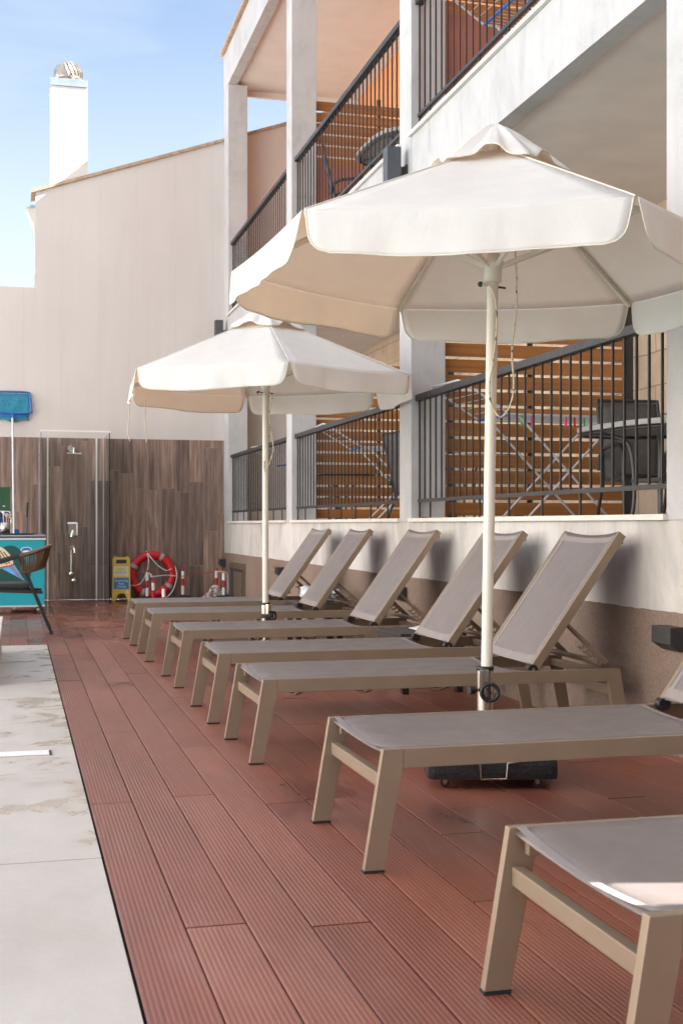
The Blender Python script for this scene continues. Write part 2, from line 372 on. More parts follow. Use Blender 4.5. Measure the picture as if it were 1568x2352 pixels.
def m_net():
    a = NT('blue_net'); a.base(a.ramp(a.noise(60, detail=3), [(.3, (.01, .20, .34)), (.7, (.02, .34, .50))])); a.rough(.7)
    tr = a.n('BsdfTransparent'); ms = a.n('MixShader'); ms.inputs[0].default_value = .40
    a.l(a.b.outputs[0], ms.inputs[1]); a.l(tr.outputs[0], ms.inputs[2]); a.l(ms.outputs[0], a.t.nodes['Material Output'].inputs[0]); return a.m
M = dict(
    plaster=m_plaster(), plinth=m_plinth(), brown=m_stucco_brown(), back=m_backwall(), tile=m_woodtile(), deck=m_deck(), paving=m_paving(),
    slat=m_slat(), stone=m_stone(), sling=m_sling(), glass=m_glass(), granite=m_granite(), rope=m_rope(), water=m_water(),
    ceil=simple('grey_soffit', (.76, .70, .665), .9, .06, 3, bump=.1), ceil_up=simple('cream_soffit', (.78, .72, .68), .9, .04, 3, bump=.1),
    orange=simple('orange_render', (.72, .30, .12), .9, .06, 3, bump=.2), terra=simple('terracotta_render', (.36, .135, .095), .9, .08, 4, bump=.3, bscale=120),
    sill=simple('marble_sill', (.68, .64, .585), .45, .08, 9), rail=simple('anthracite_metal', (.043, .041, .042), .5, .1, 8, metal=.25),
    lamp=simple('grey_lamp_metal', (.085, .088, .10), .5, .06, 6, metal=.3), black=simple('black_plastic', (.012, .012, .013), .45, .2, 20),
    rubber=simple('black_rubber', (.015, .015, .016), .7, .2, 20),
    frame=simple('champagne_metal', (.285, .213, .152), .42, .05, 9, metal=.35, rv=.05), hem=m_fabric('sling_hem', (.27, .235, .225)),
    dkframe=simple('bronze_metal', (.17, .125, .085), .42, .06, 9, metal=.4),
    canvas=m_fabric('cream_canvas', (.87, .91, .94), .41), piping=m_fabric('canvas_piping', (.74, .68, .58)), pole=simple('cream_enamel', (.74, .69, .60), .35, .03, 5),
    steel=simple('brushed_steel', (.56, .52, .46), .25, .08, 12, metal=1, vec=(1, 1, .1)), chrome=simple('chrome', (.80, .79, .76), .10, .03, 10, metal=1, rv=.03),
    rattan=m_rattan('dark_rattan', (.065, .052, .045)), cord=m_rattan('brown_cord', (.23, .105, .045)),
    teal=simple('turquoise_panel', (.015, .31, .38), .35, .05, 3), tealdk=simple('dark_green_print', (.01, .075, .065), .4, .08, 4), white=simple('white_plastic', (.80, .79, .77), .4, .05, 8),
    cream=simple('vanilla_print', (.74, .62, .44), .5, .06, 15), choc=simple('chocolate_print', (.045, .018, .010), .5, .1, 10), blue=simple('blue_plastic', (.015, .12, .42), .4, .08, 8),
    ltblue=simple('light_blue_print', (.10, .42, .72), .45, .06, 8), red=simple('red_plastic', (.56, .008, .012), .38, .08, 6), redpaint=simple('dull_red_plastic', (.50, .02, .022), .45, .1, 9),
    yellow=simple('yellow_plastic', (.72, .42, .02), .4, .06, 8), paleyel=simple('pale_sign_paper', (.74, .64, .40), .6, .04, 8), signblue=simple('sign_blue', (.03, .17, .36), .5, .05, 8),
    greypr=simple('grey_print', (.25, .25, .25), .6, .05, 8), silver=simple('reflective_tape', (.36, .355, .34), .35, .08, 14), green=simple('green_crate_plastic', (.018, .075, .028), .45, .12, 8),
    bluecrate=simple('blue_crate_plastic', (.012, .05, .25), .45, .1, 8), netmesh=m_net(), alu=simple('anodised_aluminium', (.60, .62, .66), .5, .04, 10, metal=.4),
    zinc=simple('zinc_flashing', (.34, .40, .46), .4, .1, 8, metal=.6), chimney=simple('white_limewash', (.60, .565, .52), .9, .05, 4, bump=.3), roof=simple('roof_tile_edge', (.42, .29, .20), .85, .25, 12),
    wtrim=simple('white_trim', (.74, .70, .64), .4, .03, 8), tabletop=simple('stone_look_top', (.30, .28, .265), .5, .18, 18), dkglass=simple('grey_sling', (.075, .068, .068), .6, .12, 25),
    pink=simple('pink_plastic', (.70, .04, .28), .4, .05, 8), grn=simple('bright_green_plastic', (.02, .45, .12), .4, .05, 8), paper=simple('glossy_paper', (.70, .72, .74), .3, .12, 30),
    wood=simple('pale_wood', (.55, .38, .22), .6, .1, 20, vec=(1, 1, .2)), bag=simple('crinkled_film', (.52, .56, .62), .18, .25, 30), bounce=simple('bounce_wall_white', (.66, .62, .59), .9, .05, 3),
    cowl=simple('weathered_steel', (.50, .44, .38), .34, .2, 14, metal=1),
    grout=simple('grout', (.36, .33, .30), .9, .1, 20),
    concrete=simple('concrete_floor', (.40, .37, .34), .85, .08, 4),
)

# ------------------------------------------------------------ setting: ground, deck, paving, pool
FX = 2.9; BW = 17.88
mb = MB(); mb.box((-60, -60, -.9), (60, 90, -.5)); tag(mb.build('ground', M['concrete']), kind='structure')
mb = MB()
DEX = .268; PITCH = .1605
def board(x0, x1, y0, y1, z=0.0, grooves=12):
    n = grooves; prof = [(x0, z - .02), (x0, z - .002)]; w_ = (x1 - x0) / n
    for k in range(n):
        a = x0 + k * w_
        prof += [(a + w_ * .18, z - .0007), (a + w_ * .34, z), (a + w_ * .74, z), (a + w_ * .86, z - .0007)]
    prof += [(x1, z - .002), (x1, z - .02)]
    A = [mb.bm.verts.new((px, y0, pz)) for px, pz in prof]; B = [mb.bm.verts.new((px, y1, pz)) for px, pz in prof]
    for i in range(len(prof) - 1): mb.bm.faces.new((A[i], A[i + 1], B[i + 1], B[i]))
    mb.bm.faces.new(list(reversed(A))); mb.bm.faces.new(B)
known = {0: [4.78, 8.6], 1: [3.25, 6.42, 9.9], 2: [4.83, 8.4, 11.6], 3: [3.18, 5.9, 8.9, 11.2], 4: [4.62, 7.6, 10.4]}
random.seed(21)
ncol = 17
for i in range(-22, ncol):
    x0 = DEX + i * PITCH; x1 = min(x0 + PITCH - .0036, FX - .004)
    y = -3.0 if i >= 0 else 11.21
    cuts = [c + (0) for c in known.get(i, [])]
    if i not in known:
        yy = y + random.uniform(.7, 2.6)
        while yy < BW - .6:
            cuts.append(yy); yy += random.choice([1.6, 2.4, 2.4, 3.0])
    else:
        yy = cuts[-1]
        while yy + 2.2 < BW - .5:
            yy += random.choice([1.7, 2.1, 2.2]); cuts.append(yy)
    prev = y
    for c in cuts + [BW - .012]:
        if c - prev > .1: board(x0, x1, prev + .004, c - .004, random.uniform(-.0012, .0006))
        prev = c
tag(mb.build('deck', M['deck']), kind='structure')
mb = MB(); mb.box((-3.4, 11.205, -.5), (DEX, BW, -.03)); mb.box((DEX, -3, -.5), (FX, BW, -.03)); tag(mb.build('deck_base', M['black']), kind='structure')
# paving slabs, one sheet with real joints
mb = MB(); ys = [-3.0, -.9, .45, 1.25, 2.62, 3.99, 5.41, 6.81, 7.75, 8.97, 10.1, 11.195]
for a, b in zip(ys[:-1], ys[1:]):
    for xa, xb in ((-1.32, DEX - .009),):
        mb.box((xa, a + .003, -.5), (xb, b - .003, 0.003 + random.uniform(-.001, .001)), .0015)
tag(mb.build('paving', M['paving']), kind='structure')
mb = MB(); mb.box((-1.318, -2.99, -.3), (DEX - .012, 11.19, -.0015)); tag(mb.build('paving_grout', M['grout']), kind='structure')
mb = MB(); mb.box((-9.0, -9, -.5), (-1.325, 11.19, -.14)); tag(mb.build('pool_water', M['water']), kind='structure')
mb = MB(); mb.box((-30, -30, -.5), (-9.005, 40, .0)); mb.box((-9.0, 11.2, -.5), (-3.405, 17.86, -.002)); mb.box((-9.0, -30, -.5), (2.8, -9.01, -.003)); tag(mb.build('pool_terrace', M['paving']), kind='structure')

# drain cover let into the paving
t = empty('drain_cover', (-.18, 5.88, .0045), 0, 'white metal drain strip set in the pale stone paving', 'drain cover')
MB().box((-.33, -.055, 0), (.325, .055, .004), .001).build('plate', M['white'], t)
MB().box((.326, -.058, -.001), (.337, .058, .0025)).build('slot', M['black'], t)
t = empty('low_wall', (-.36, 9.5, 0), 0, 'low beige stone wall end at the left edge beside the paving', 'wall')
MB().box((-.245, -1.08, 0), (.245, 1.08, .27), .01).build('body', M['back'], t)
MB().box((-.255, -1.09, .271), (.255, 1.09, .30), .006).build('coping', M['sill'], t)

# ------------------------------------------------------------ neighbouring house behind the terrace
R0 = (1.2, BW, 0); OFF = (-R0[0], -R0[1], 0)
house = empty('neighbouring_house', R0, 0, 'beige rendered gable wall closing the far end of the terrace with white chimney', 'house')
topz = lambda x: 5.68 + (x - .264) * .3405
rnd = random.Random(3)
poly = [(-9, 0), (11, 0), (11, topz(11)), (.264, topz(.264))]
zz = 5.62
while zz > 4.4:
    poly.append((.264 - rnd.uniform(-.002, .022), zz)); zz -= rnd.uniform(.05, .13)
poly += [(.268, 4.343), (-9, 4.36)]
MB(OFF).prism(poly, 'y', BW, BW + .47).build('wall', M['back'], house)
MB(OFF).prism([(.20, topz(.20) - .005), (11, topz(11) + .002), (11, topz(11) + .045), (.20, topz(.20) + .04)], 'y', BW - .035, BW + .5).build('roof', M['roof'], house)
mb = MB(OFF); mb.prism([(.262, 5.16), (.262, 5.47), (.16, 5.47), (.145, 5.44)], 'y', BW + .03, BW + .44); mb.build('eave', M['chimney'], house)
mb = MB(OFF); mb.box((.12, BW + .02, 5.46), (.262, BW + .45, 5.50)); mb.build('gutter', M['zinc'], house)
ch = MB(OFF).box((.466, BW + .012, 5.6), (.966, BW + .46, 7.185), .008).build('chimney', M['chimney'], house)
MB(OFF).box((.452, BW - .002, 7.186), (.972, BW + .474, 7.29), .003).build('flashing', M['zinc'], ch)
mb = MB(OFF); cc = Vector((.713, BW + .235, 7.40))
mb.cyl((cc.x, cc.y, 7.29), (cc.x, cc.y, 7.36), .12, 24)
mb.lathe([(.17, -.055), (.19, -.045), (.185, -.03), (.165, -.028)], 32, cc)
def cowl(u, v):           # onion-shaped cowl with twisted overlapping vanes
    th = -.42 + v * (pi / 2 + .42); tw = u * 2 * pi; k = (u * 20 + v * 2.6) % 1.0
    r = .205 * (1 - .13 * k * cos(th) ** .5)
    return cc + Vector((r * cos(th) * cos(tw), r * cos(th) * sin(tw), .02 + .19 * sin(th)))
mb.grid(cowl, 200, 22, False)
mb.build('cowl', M['cowl'], ch)
mb = MB(OFF); mb.box((-9, BW - .012, 0), (2.898, BW - .001, 2.262)); tl = mb.build('tile_cladding', M['tile'], house)
for xx in (.423, 1.091): MB(OFF).box((xx - .011, BW - .022, .003), (xx + .011, BW - .0125, 2.262)).build('tile_trim', M['wtrim'], tl)

# shower: fixtures on the tiles and two glass side screens joined by a bar
sh = empty('outdoor_shower', (.757, BW - .55, 0), 0, 'outdoor shower niche with two glass side screens on wood-look tiles', 'shower')
so = (-.757, -(BW - .55), 0)
for x_ in (.313, 1.192):
    s_ = MB(so).box((x_ - .005, 16.75, .004), (x_ + .005, BW - .014, 2.262)).build('glass_screen', M['glass'], sh)
    MB(so).box((x_ - .008, BW - .034, .004), (x_ + .008, BW - .0135, 2.262)).build('wall_channel', M['alu'], s_)
MB(so).box((.30, 16.735, 2.264), (1.205, 16.762, 2.288), .002).build('top_bar', M['wtrim'], sh)
hd = MB(so); P = Matrix.Translation((.745, BW - .018, 2.115)) @ Matrix.Rotation(rad(45), 4, 'Y')
hd.box((-.04, -.006, -.04), (.04, .006, .04), .003, P); hd.tube([(.745, BW - .02, 2.115), (.75, BW - .12, 2.115), (.765, BW - .24, 2.11), (.768, BW - .25, 2.04)], .012, 10)
hd = hd.build('shower_arm', M['chrome'], sh)
MB(so).box((.668, BW - .36, 2.015), (.868, BW - .16, 2.034), .003).build('shower_head', M['chrome'], hd)
mb = MB(so); mb.box((.690, BW - .026, .885), (.835, BW - .013, 1.085), .02)
mb.bar((.775, BW - .05, .975), (.745, BW - .085, .875), .03, .03, bev=.006); mb.cyl((.77, BW - .02, .985), (.77, BW - .06, .985), .024)
mb.build('mixer_tap', M['chrome'], sh)
mb = MB(so); mb.cyl((.765, BW - .012, .735), (.765, BW - .026, .735), .032, 20); mb.tube([(.765, BW - .02, .735), (.77, BW - .09, .735), (.785, BW - .11, .70), (.785, BW - .11, .655)], .012, 10)
mb.build('foot_spout', M['chrome'], sh)
mb = MB(so); mb.cyl((.745, BW - .03, .70), (.742, BW - .03, .40), .006, 8); mb.ball((.742, BW - .05, .365), .036, 3); mb.ball((.778, BW - .05, .27), .037, 3)
mb.cyl((.742, BW - .012, .365), (.742, BW - .05, .365), .012); mb.cyl((.778, BW - .012, .27), (.778, BW - .05, .27), .012)
mb.build('push_valves', M['chrome'], sh)

# ------------------------------------------------------------ hotel block with balconies on the right
BR = (3.0, 9.5, 0); BO = (-3.0, -9.5, 0)
hot = empty('hotel_building', BR, 0, 'pale plastered two-storey hotel wing with railed balconies along the deck', 'building')
B = lambda: MB(BO)
CI = 3.17; XB = 4.88; YE = 1.69
cols = [(17.49, BW - .004), (13.292, 13.568), (9.047, 9.343), (4.93, 5.199), (YE, 1.95)]
bays = [(cols[i + 1][1], cols[i][0]) for i in range(4)]
B().box((FX, YE, 0), (CI - .004, BW - .004, 1.070)).build('plinth_wall', M['plinth'], hot)
mb = B()
N_ = 420                                   # stucco base coat with an uneven painted upper edge
rnd = random.Random(5); top = []
for i in range(N_ + 1):
    y = YE + .002 + (BW - .02 - YE) * i / N_
    top.append((y, .650 + .0016 * sin(y * 3.1) + .001 * sin(y * 11) + rnd.uniform(-.0018, .0018)))
mb.prism([(YE + .002, .001), (BW - .018, .001)] + list(reversed(top)), 'x', FX - .012, FX - .0005)
mb.build('base_coat', M['brown'], hot)
for (a, b) in cols: B().box((FX - .003, a, 1.071), (CI, b, 7.279), .004).build('column', M['plaster'], hot)
for (a, b) in bays: B().box((FX, a - .001, 3.55), (3.028, b + .001, 3.992), .003).build('edge_beam', M['plaster'], hot)
B().box((FX - .006, YE, 7.281), (3.03, BW - .004, 7.80), .004).build('roof_beam', M['plaster'], hot)
B().prism([(2.84, 7.802), (10.2, 8.6), (10.2, 8.66), (2.84, 7.86)], 'y', YE - .1, BW + .02).build('roof', M['roof'], hot)
B().box((3.031, YE, 7.33), (10, BW - .004, 7.79)).build('upper_ceiling', M['ceil_up'], hot)
B().box((3.029, YE + .01, 3.575), (XB - .001, BW - .004, 3.94)).build('middle_slab', M['ceil'], hot)
B().box((CI + .001, YE, .80), (XB - .001, BW - .004, .965)).build('ground_slab', M['concrete'], hot)
mb = B(); mb.box((CI + .001, YE, .966), (3.30, BW - .004, 1.068)); mb.build('kerb', M['plinth'], hot)
B().box((XB, YE, 0), (XB + .3, BW - .004, 3.76)).build('stone_wall', M['stone'], hot)
B().box((XB + .002, YE, 3.762), (XB + .3, BW - .004, 7.328)).build('orange_wall', M['orange'], hot)
B().box((XB + .302, YE, 0), (10, BW - .004, 7.328)).build('rear_block', M['back'], hot)
B().box((CI - .006, YE + .001, .0), (XB + .29, YE + .2, 7.279)).build('added_end_wall', M['plaster'], hot)  # unseen end closed off to stop sun streaking through the last bay
B().box((CI + .002, BW - .05, 7.24), (XB, BW - .006, 7.329)).build('end_beam', M['ceil'], hot)
RX = 2.957
for fl, (zs, zr) in enumerate(((1.099, 2.035), (4.022, 5.045))):
    for bi, (a, b) in enumerate(bays):
        B().box((2.872, a - .012, zs - .028), (3.30 if fl == 0 else CI + .03, b + .012, zs), .003).build('sill', M['sill'], hot)
        mb = B(); n = int(round((b - a) / .128)); zb = zs + .135
        for k in range(n + 1):
            y = a + .02 + (b - a - .04) * k / n
            end = k in (0, n); post = k % 4 == 0
            mb.box((RX - .005, y - .006, zs + .001 if (post or end) else zb), (RX + .006, y + .006, zr - .045))
        mb.box((RX - .012, a + .005, zb - .014), (RX + .018, b - .005, zb + .010))
        for y in (a + .10, b - .10, (a + b) / 2): mb.box((RX - .03, y - .03, zs), (RX + .034, y + .03, zs + .006))
        rl = mb.build('railing', M['rail'], hot)
        B().box((RX - .03, a + .0, zr - .046), (RX + .032, b - .0, zr), .004).build('handrail', M['rail'], rl)
for i in (0, 1, 2, 3):
    for fl in (0, 1):
        if i == 0: continue
        y0 = cols[i][0] + .10
        z0 = .967 if fl == 0 else 3.942; z1 = 2.87 if fl == 0 else 5.80
        zst = z0 + .03 if fl == 0 else 5.0
        mb = B(); z = zst; rr = random.Random(i * 7 + fl)
        while z + .098 <= z1 + .01:
            mb.box((CI + .002, y0, z), (4.722, y0 + .022, z + .100 + rr.uniform(-.002, .002)), .002); z += .1235
        pt = mb.build('partition', M['slat'], hot)
        mb = B(); mb.box((4.724, y0 - .02, z0), (4.79, y0 + .045, z1 + .02)); mb.box((CI + .001, y0 + .024, z0), (CI + .03, y0 + .05, z1 + .01)); mb.box((3.9, y0 + .023, z0), (3.94, y0 + .045, z1))
        mb.build('post', M['rail'], pt)
        if fl == 1: B().box((CI + .004, y0 - .03, z0), (4.86, y0 + .06, 4.99)).build('parapet', M['terra'], hot)
        if fl == 1: B().box((CI + .0045, y0 - .031, z0 + .0), (CI + .012, y0 - .03, 4.99)).build('joint', M['rail'], hot)
# hatch in the base wall
hp = B().box((FX - .03, 16.07, .02), (FX - .012, 17.22, .535)).build('hatch_frame', M['dkframe'], hot)
B().box((FX - .034, 16.17, .02), (FX - .0305, 17.12, .455)).build('hatch_leaf', M['rail'], hp)
mb = B(); mb.box((FX - .038, 16.19, .02), (FX - .0345, 16.86, .42)); mb.build('hatch_panel', M['dkframe'], hp)
# unseen wall added south of the hotel; its gap lets in a sun strip
MB((-3, 3, 0)).box((FX, -12, 0), (3.25, 1.40, 8.3)).build('wall', M['plaster'], empty('sun_gap_wall', (3, -3, 0), 0, 'unseen tall plastered wall added south of the balconies to shape a sun strip', 'wall'))
MB((9.1, -4, 0)).box((-10.3, -22, 0), (-9.1, 17.7, 8.6)).build('wall', M['bounce'], empty('bounce_wall', (-9.1, 4, 0), 0, 'unseen warm white wall added across the pool to bounce sunlight', 'building'))  # unseen wall added to bounce sun back into the shaded terrace

MB((4, 7, 0)).box((-9.0, -7.6, 0), (2.85, -7, 4.6)).build('wall', M['brown'], empty('light_cut_wall', (-4, -7, 0), 0, 'unseen brown stucco wall added at the near end to dim light from the south', 'wall'))  # unseen wall added behind the camera to cut low light from the south
# wall lamps
def wall_lamp(y, z, label):
    t = empty('wall_lamp', (2.78, y, z), 0, label, 'wall lamp', 'box lamps on the columns')
    MB().box((-.055, -.06, -.20), (.055, .06, .20), .003).build('housing', M['lamp'], t)
    mb = MB(); mb.box((.056, -.022, -.06), (.10, .022, .06)); mb.box((.10, -.035, -.075), (.1165, .035, .075), .002); mb.build('bracket', M['rail'], t)
wall_lamp(9.16, 3.73, 'large dark grey box lamp on the column behind the near umbrella')
wall_lamp(17.62, 3.75, 'small-looking dark grey box lamp on the corner column, left of the far umbrella top')
for y, z, lb in ((17.74, .50, 'dark wedge lamp on the brown base at the far corner by the hatch'), (13.72, .52, 'dark wedge lamp on the brown base just behind the farthest backrest'),
                 (9.2, .515, 'dark wedge lamp on the brown base behind the lounger by the rattan table'), (5.10, .535, 'large dark wedge lamp low on the wall at the right edge of the photo')):
    t = empty('step_light', (FX - .013, y, z), 0, lb, 'step light', 'wedge lamps along the base of the wall')
    MB().prism([(0, .055), (-.075, .055), (-.075, -.02), (-.02, -.055), (0, -.055)], 'y', -.085, .085, .003).build('housing', M['rail'], t)

# ------------------------------------------------------------ sun loungers
def lounger():
    t = empty('sun_lounger', (0, 0, 0), 0, 'x', 'sun lounger', 'taupe sun loungers in a row on the deck')
    LN = 1.715; HW = .34; ZT = .37
    mb = MB()
    for s in (-1, 1):
        y0, y1 = sorted((s * HW, s * (HW - .026)))
        mb.box((.064, y0 + .001, .311), (LN - .064, y1 - .001, ZT), .003)
    mb.box((1.20, -HW + .027, .318), (1.235, HW - .027, .345)); mb.box((1.655, -HW + .027, .318), (1.69, HW - .027, .352), .003)
    mb.build('frame', M['frame'], t)
    for s in (-1, 1):
        y0, y1 = sorted((s * HW, s * (HW - .027)))
        for rear in (0, 1):
            pl = [(-.060, .007), (.002, .007), (.063, .311), (.0635, ZT), (0, ZT)]
            cp = [(-.0615, 0), (.0035, 0), (.0035, .0065), (-.0615, .0065)]
            if rear: pl = [(LN - a, b) for a, b in pl]; cp = [(LN - a, b) for a, b in cp]
            lg = MB().prism(pl, 'y', y0, y1, .0025).build('leg', M['frame'], t)
            MB().prism(cp, 'y', y0 - .001, y1 + .001).build('foot_cap', M['rubber'], lg)
    for x_, n in ((.004, 0), (LN - .034, 1)):
        MB().box((x_, -HW + .0275, .242), (x_ + .028, HW - .0275, .284), .003).build('stretcher', M['frame'], t)
    for x_ in (.20, .53, .90):
        mb = MB()
        ps = [(x_, -.313 + .626 * k / 14, .345 - .085 * (1 - (2 * k / 14 - 1) ** 2)) for k in range(15)]
        for a, b in zip(ps[:-1], ps[1:]): mb.bar(a, b, .022, .008)
        mb.build('bowed_brace', M['frame'], t)
    HB = .3165
    def seat(u, v):
        x_ = .012 + u * 1.215; y = -HB + 2 * HB * v; e = 1 - (2 * v - 1) ** 2
        return Vector((x_ + .018 * e * (1 if u == 0 else 0), y, .3685 - .021 * e * (1 - .3 * u) - (.012 if u == 0 else 0)))
    st = MB(); st.grid(seat, 24, 14); st = st.build('seat', M['sling'], t, solid=.004)
    def hem(x0, wd, z=.0026):
        def f(u, v):
            p = seat(max(.001, (x0 - .012 + wd * u) / 1.215), v); p.z += z; return p
        return f
    for a_, b_, n_ in ((.016, .022, 3), (1.195, .026, 2)): MB().grid(hem(a_, b_), n_, 14).build('hem', M['hem'], st)
    # mounting lugs under the foot end
    for s in (-1, 1):
        mb = MB(); mb.box((.03, s * .285 - .012, .315), (.055, s * .285 + .012, .352), .003); mb.cyl((.05, s * .255, .335), (.05, s * .27, .335), .01, 10)
        mb.build('lug', M['frame'], t)
    # back rest
    p0 = Vector((1.290, 0, .372)); p1 = Vector((1.745, 0, 1.005)); d = (p1 - p0); ln = d.length; d.normalize(); nrm = Vector((-d.z, 0, d.x))
    fr = MB()
    for s in (-1, 1):
        fr.bar(p0 + Vector((0, s * .295, 0)), p1 + Vector((0, s * .295, 0)), .024, .042, nrm, .003)
    fr.bar(p0 + d * .10 + Vector((0, -.283, 0)) - nrm * .026, p0 + d * .10 + Vector((0, .283, 0)) - nrm * .026, .02, .02)
    fr.bar(p0 + d * (ln - .03) + Vector((0, -.283, 0)) - nrm * .026, p0 + d * (ln - .03) + Vector((0, .283, 0)) - nrm * .026, .02, .02)
    bf = fr.build('back_frame', M['frame'], t)
    def back(u, v):
        e = 1 - (2 * v - 1) ** 2
        return p0 + d * (.012 + u * (ln - .014)) + Vector((0, -.283 + .566 * v, 0)) + nrm * (.018 - .02 * e) - d * (.009 * e * (1 if u == 1 else 0)) + d * (.012 * e if u == 0 else 0)
    bk = MB(); bk.grid(back, 20, 12); bk = bk.build('backrest', M['sling'], t, solid=.004)
    def strip(u0, u1):
        return lambda u, v: back(min(.999, max(.001, u0 + (u1 - u0) * u)), v) + nrm * .0028
    for ua, ub in ((.015, .07), (.925, .965)): MB().grid(strip(ua, ub), 2, 12).build('hem', M['hem'], bk)
    for va, vb in ((.012, .045), (.955, .988)): MB().grid(lambda u, v: back(.02 + .96 * u, va + (vb - va) * v) + nrm * .0024, 16, 1).build('edge_strip', M['hem'], bk)
    for s in (-1, 1):
        kn = MB().cyl((1.285, s * .309, .374), (1.285, s * .270, .374), .0235, 18).build('hinge', M['black'], t)
        MB().cyl((1.285, s * .3105 - .002, .374), (1.285, s * .3105 + .002, .374), .008, 10).build('bolt', M['steel'], kn)
    # ratchet racks and prop tube
    for s in (-1, 1):
        a = p0 + d * .285 - nrm * .02; b_ = Vector((1.70, 0, .385)); y = s * .225
        mb = MB(); mb.tube([(a.x, y, a.z), (a.x * .45 + b_.x * .55, y, a.z * .45 + b_.z * .55)], .011, 8)
        k0 = Vector((a.x * .5 + b_.x * .5, y, a.z * .5 + b_.z * .5)); e_ = (b_ - a).normalized(); q = Vector((-e_.z, 0, e_.x));
        if q.z > 0: q = -q
        mb.bar(k0, (b_.x, y, b_.z), .012, .026, (0, 0, 1))
        seg = (Vector((b_.x, y, b_.z)) - k0).length
        for k in range(5):
            c0 = k0 + e_ * (seg * (k + .4) / 5)
            mb.bar(c0, c0 + q * .036 - e_ * .004, .010, .010, (0, 1, 0)); mb.bar(c0 + q * .034 - e_ * .004, c0 + q * .040 - e_ * .022, .010, .010, (0, 1, 0))
        mb.build('ratchet_rack', M['frame'], t)
    MB().cyl((1.60, -.31, .405), (1.60, .31, .405), .013, 12).build('prop_tube', M['frame'], t)
    return t
spots = [(1.065, 2.302, 'nearest lounger, cut off at the bottom right corner of the photo'),
         (1.069, 3.957, 'second nearest lounger, standing over the black granite umbrella base'),
         (1.043, 5.718, 'lounger directly behind the near umbrella pole, with the largest fully visible backrest'),
         (1.034, 6.876, 'lounger whose backrest is crossed by the near umbrella pole'),
         (1.036, 8.364, 'middle lounger with the rattan table in front of its backrest'),
         (1.012, 9.954, 'second farthest lounger, just behind the far umbrella pole'),
         (1.008, 11.294, 'farthest lounger, its foot end in front of the red and white posts')]
L0 = lounger()
for i, (x_, y, lb) in enumerate(spots):
    o = L0 if i == 0 else copy_tree(L0)
    o.location = (x_, y, .0005); o.rotation_euler.z = rad((-.6, .3, .2, -.3, .5, -.2, .6)[i]); o['label'] = lb

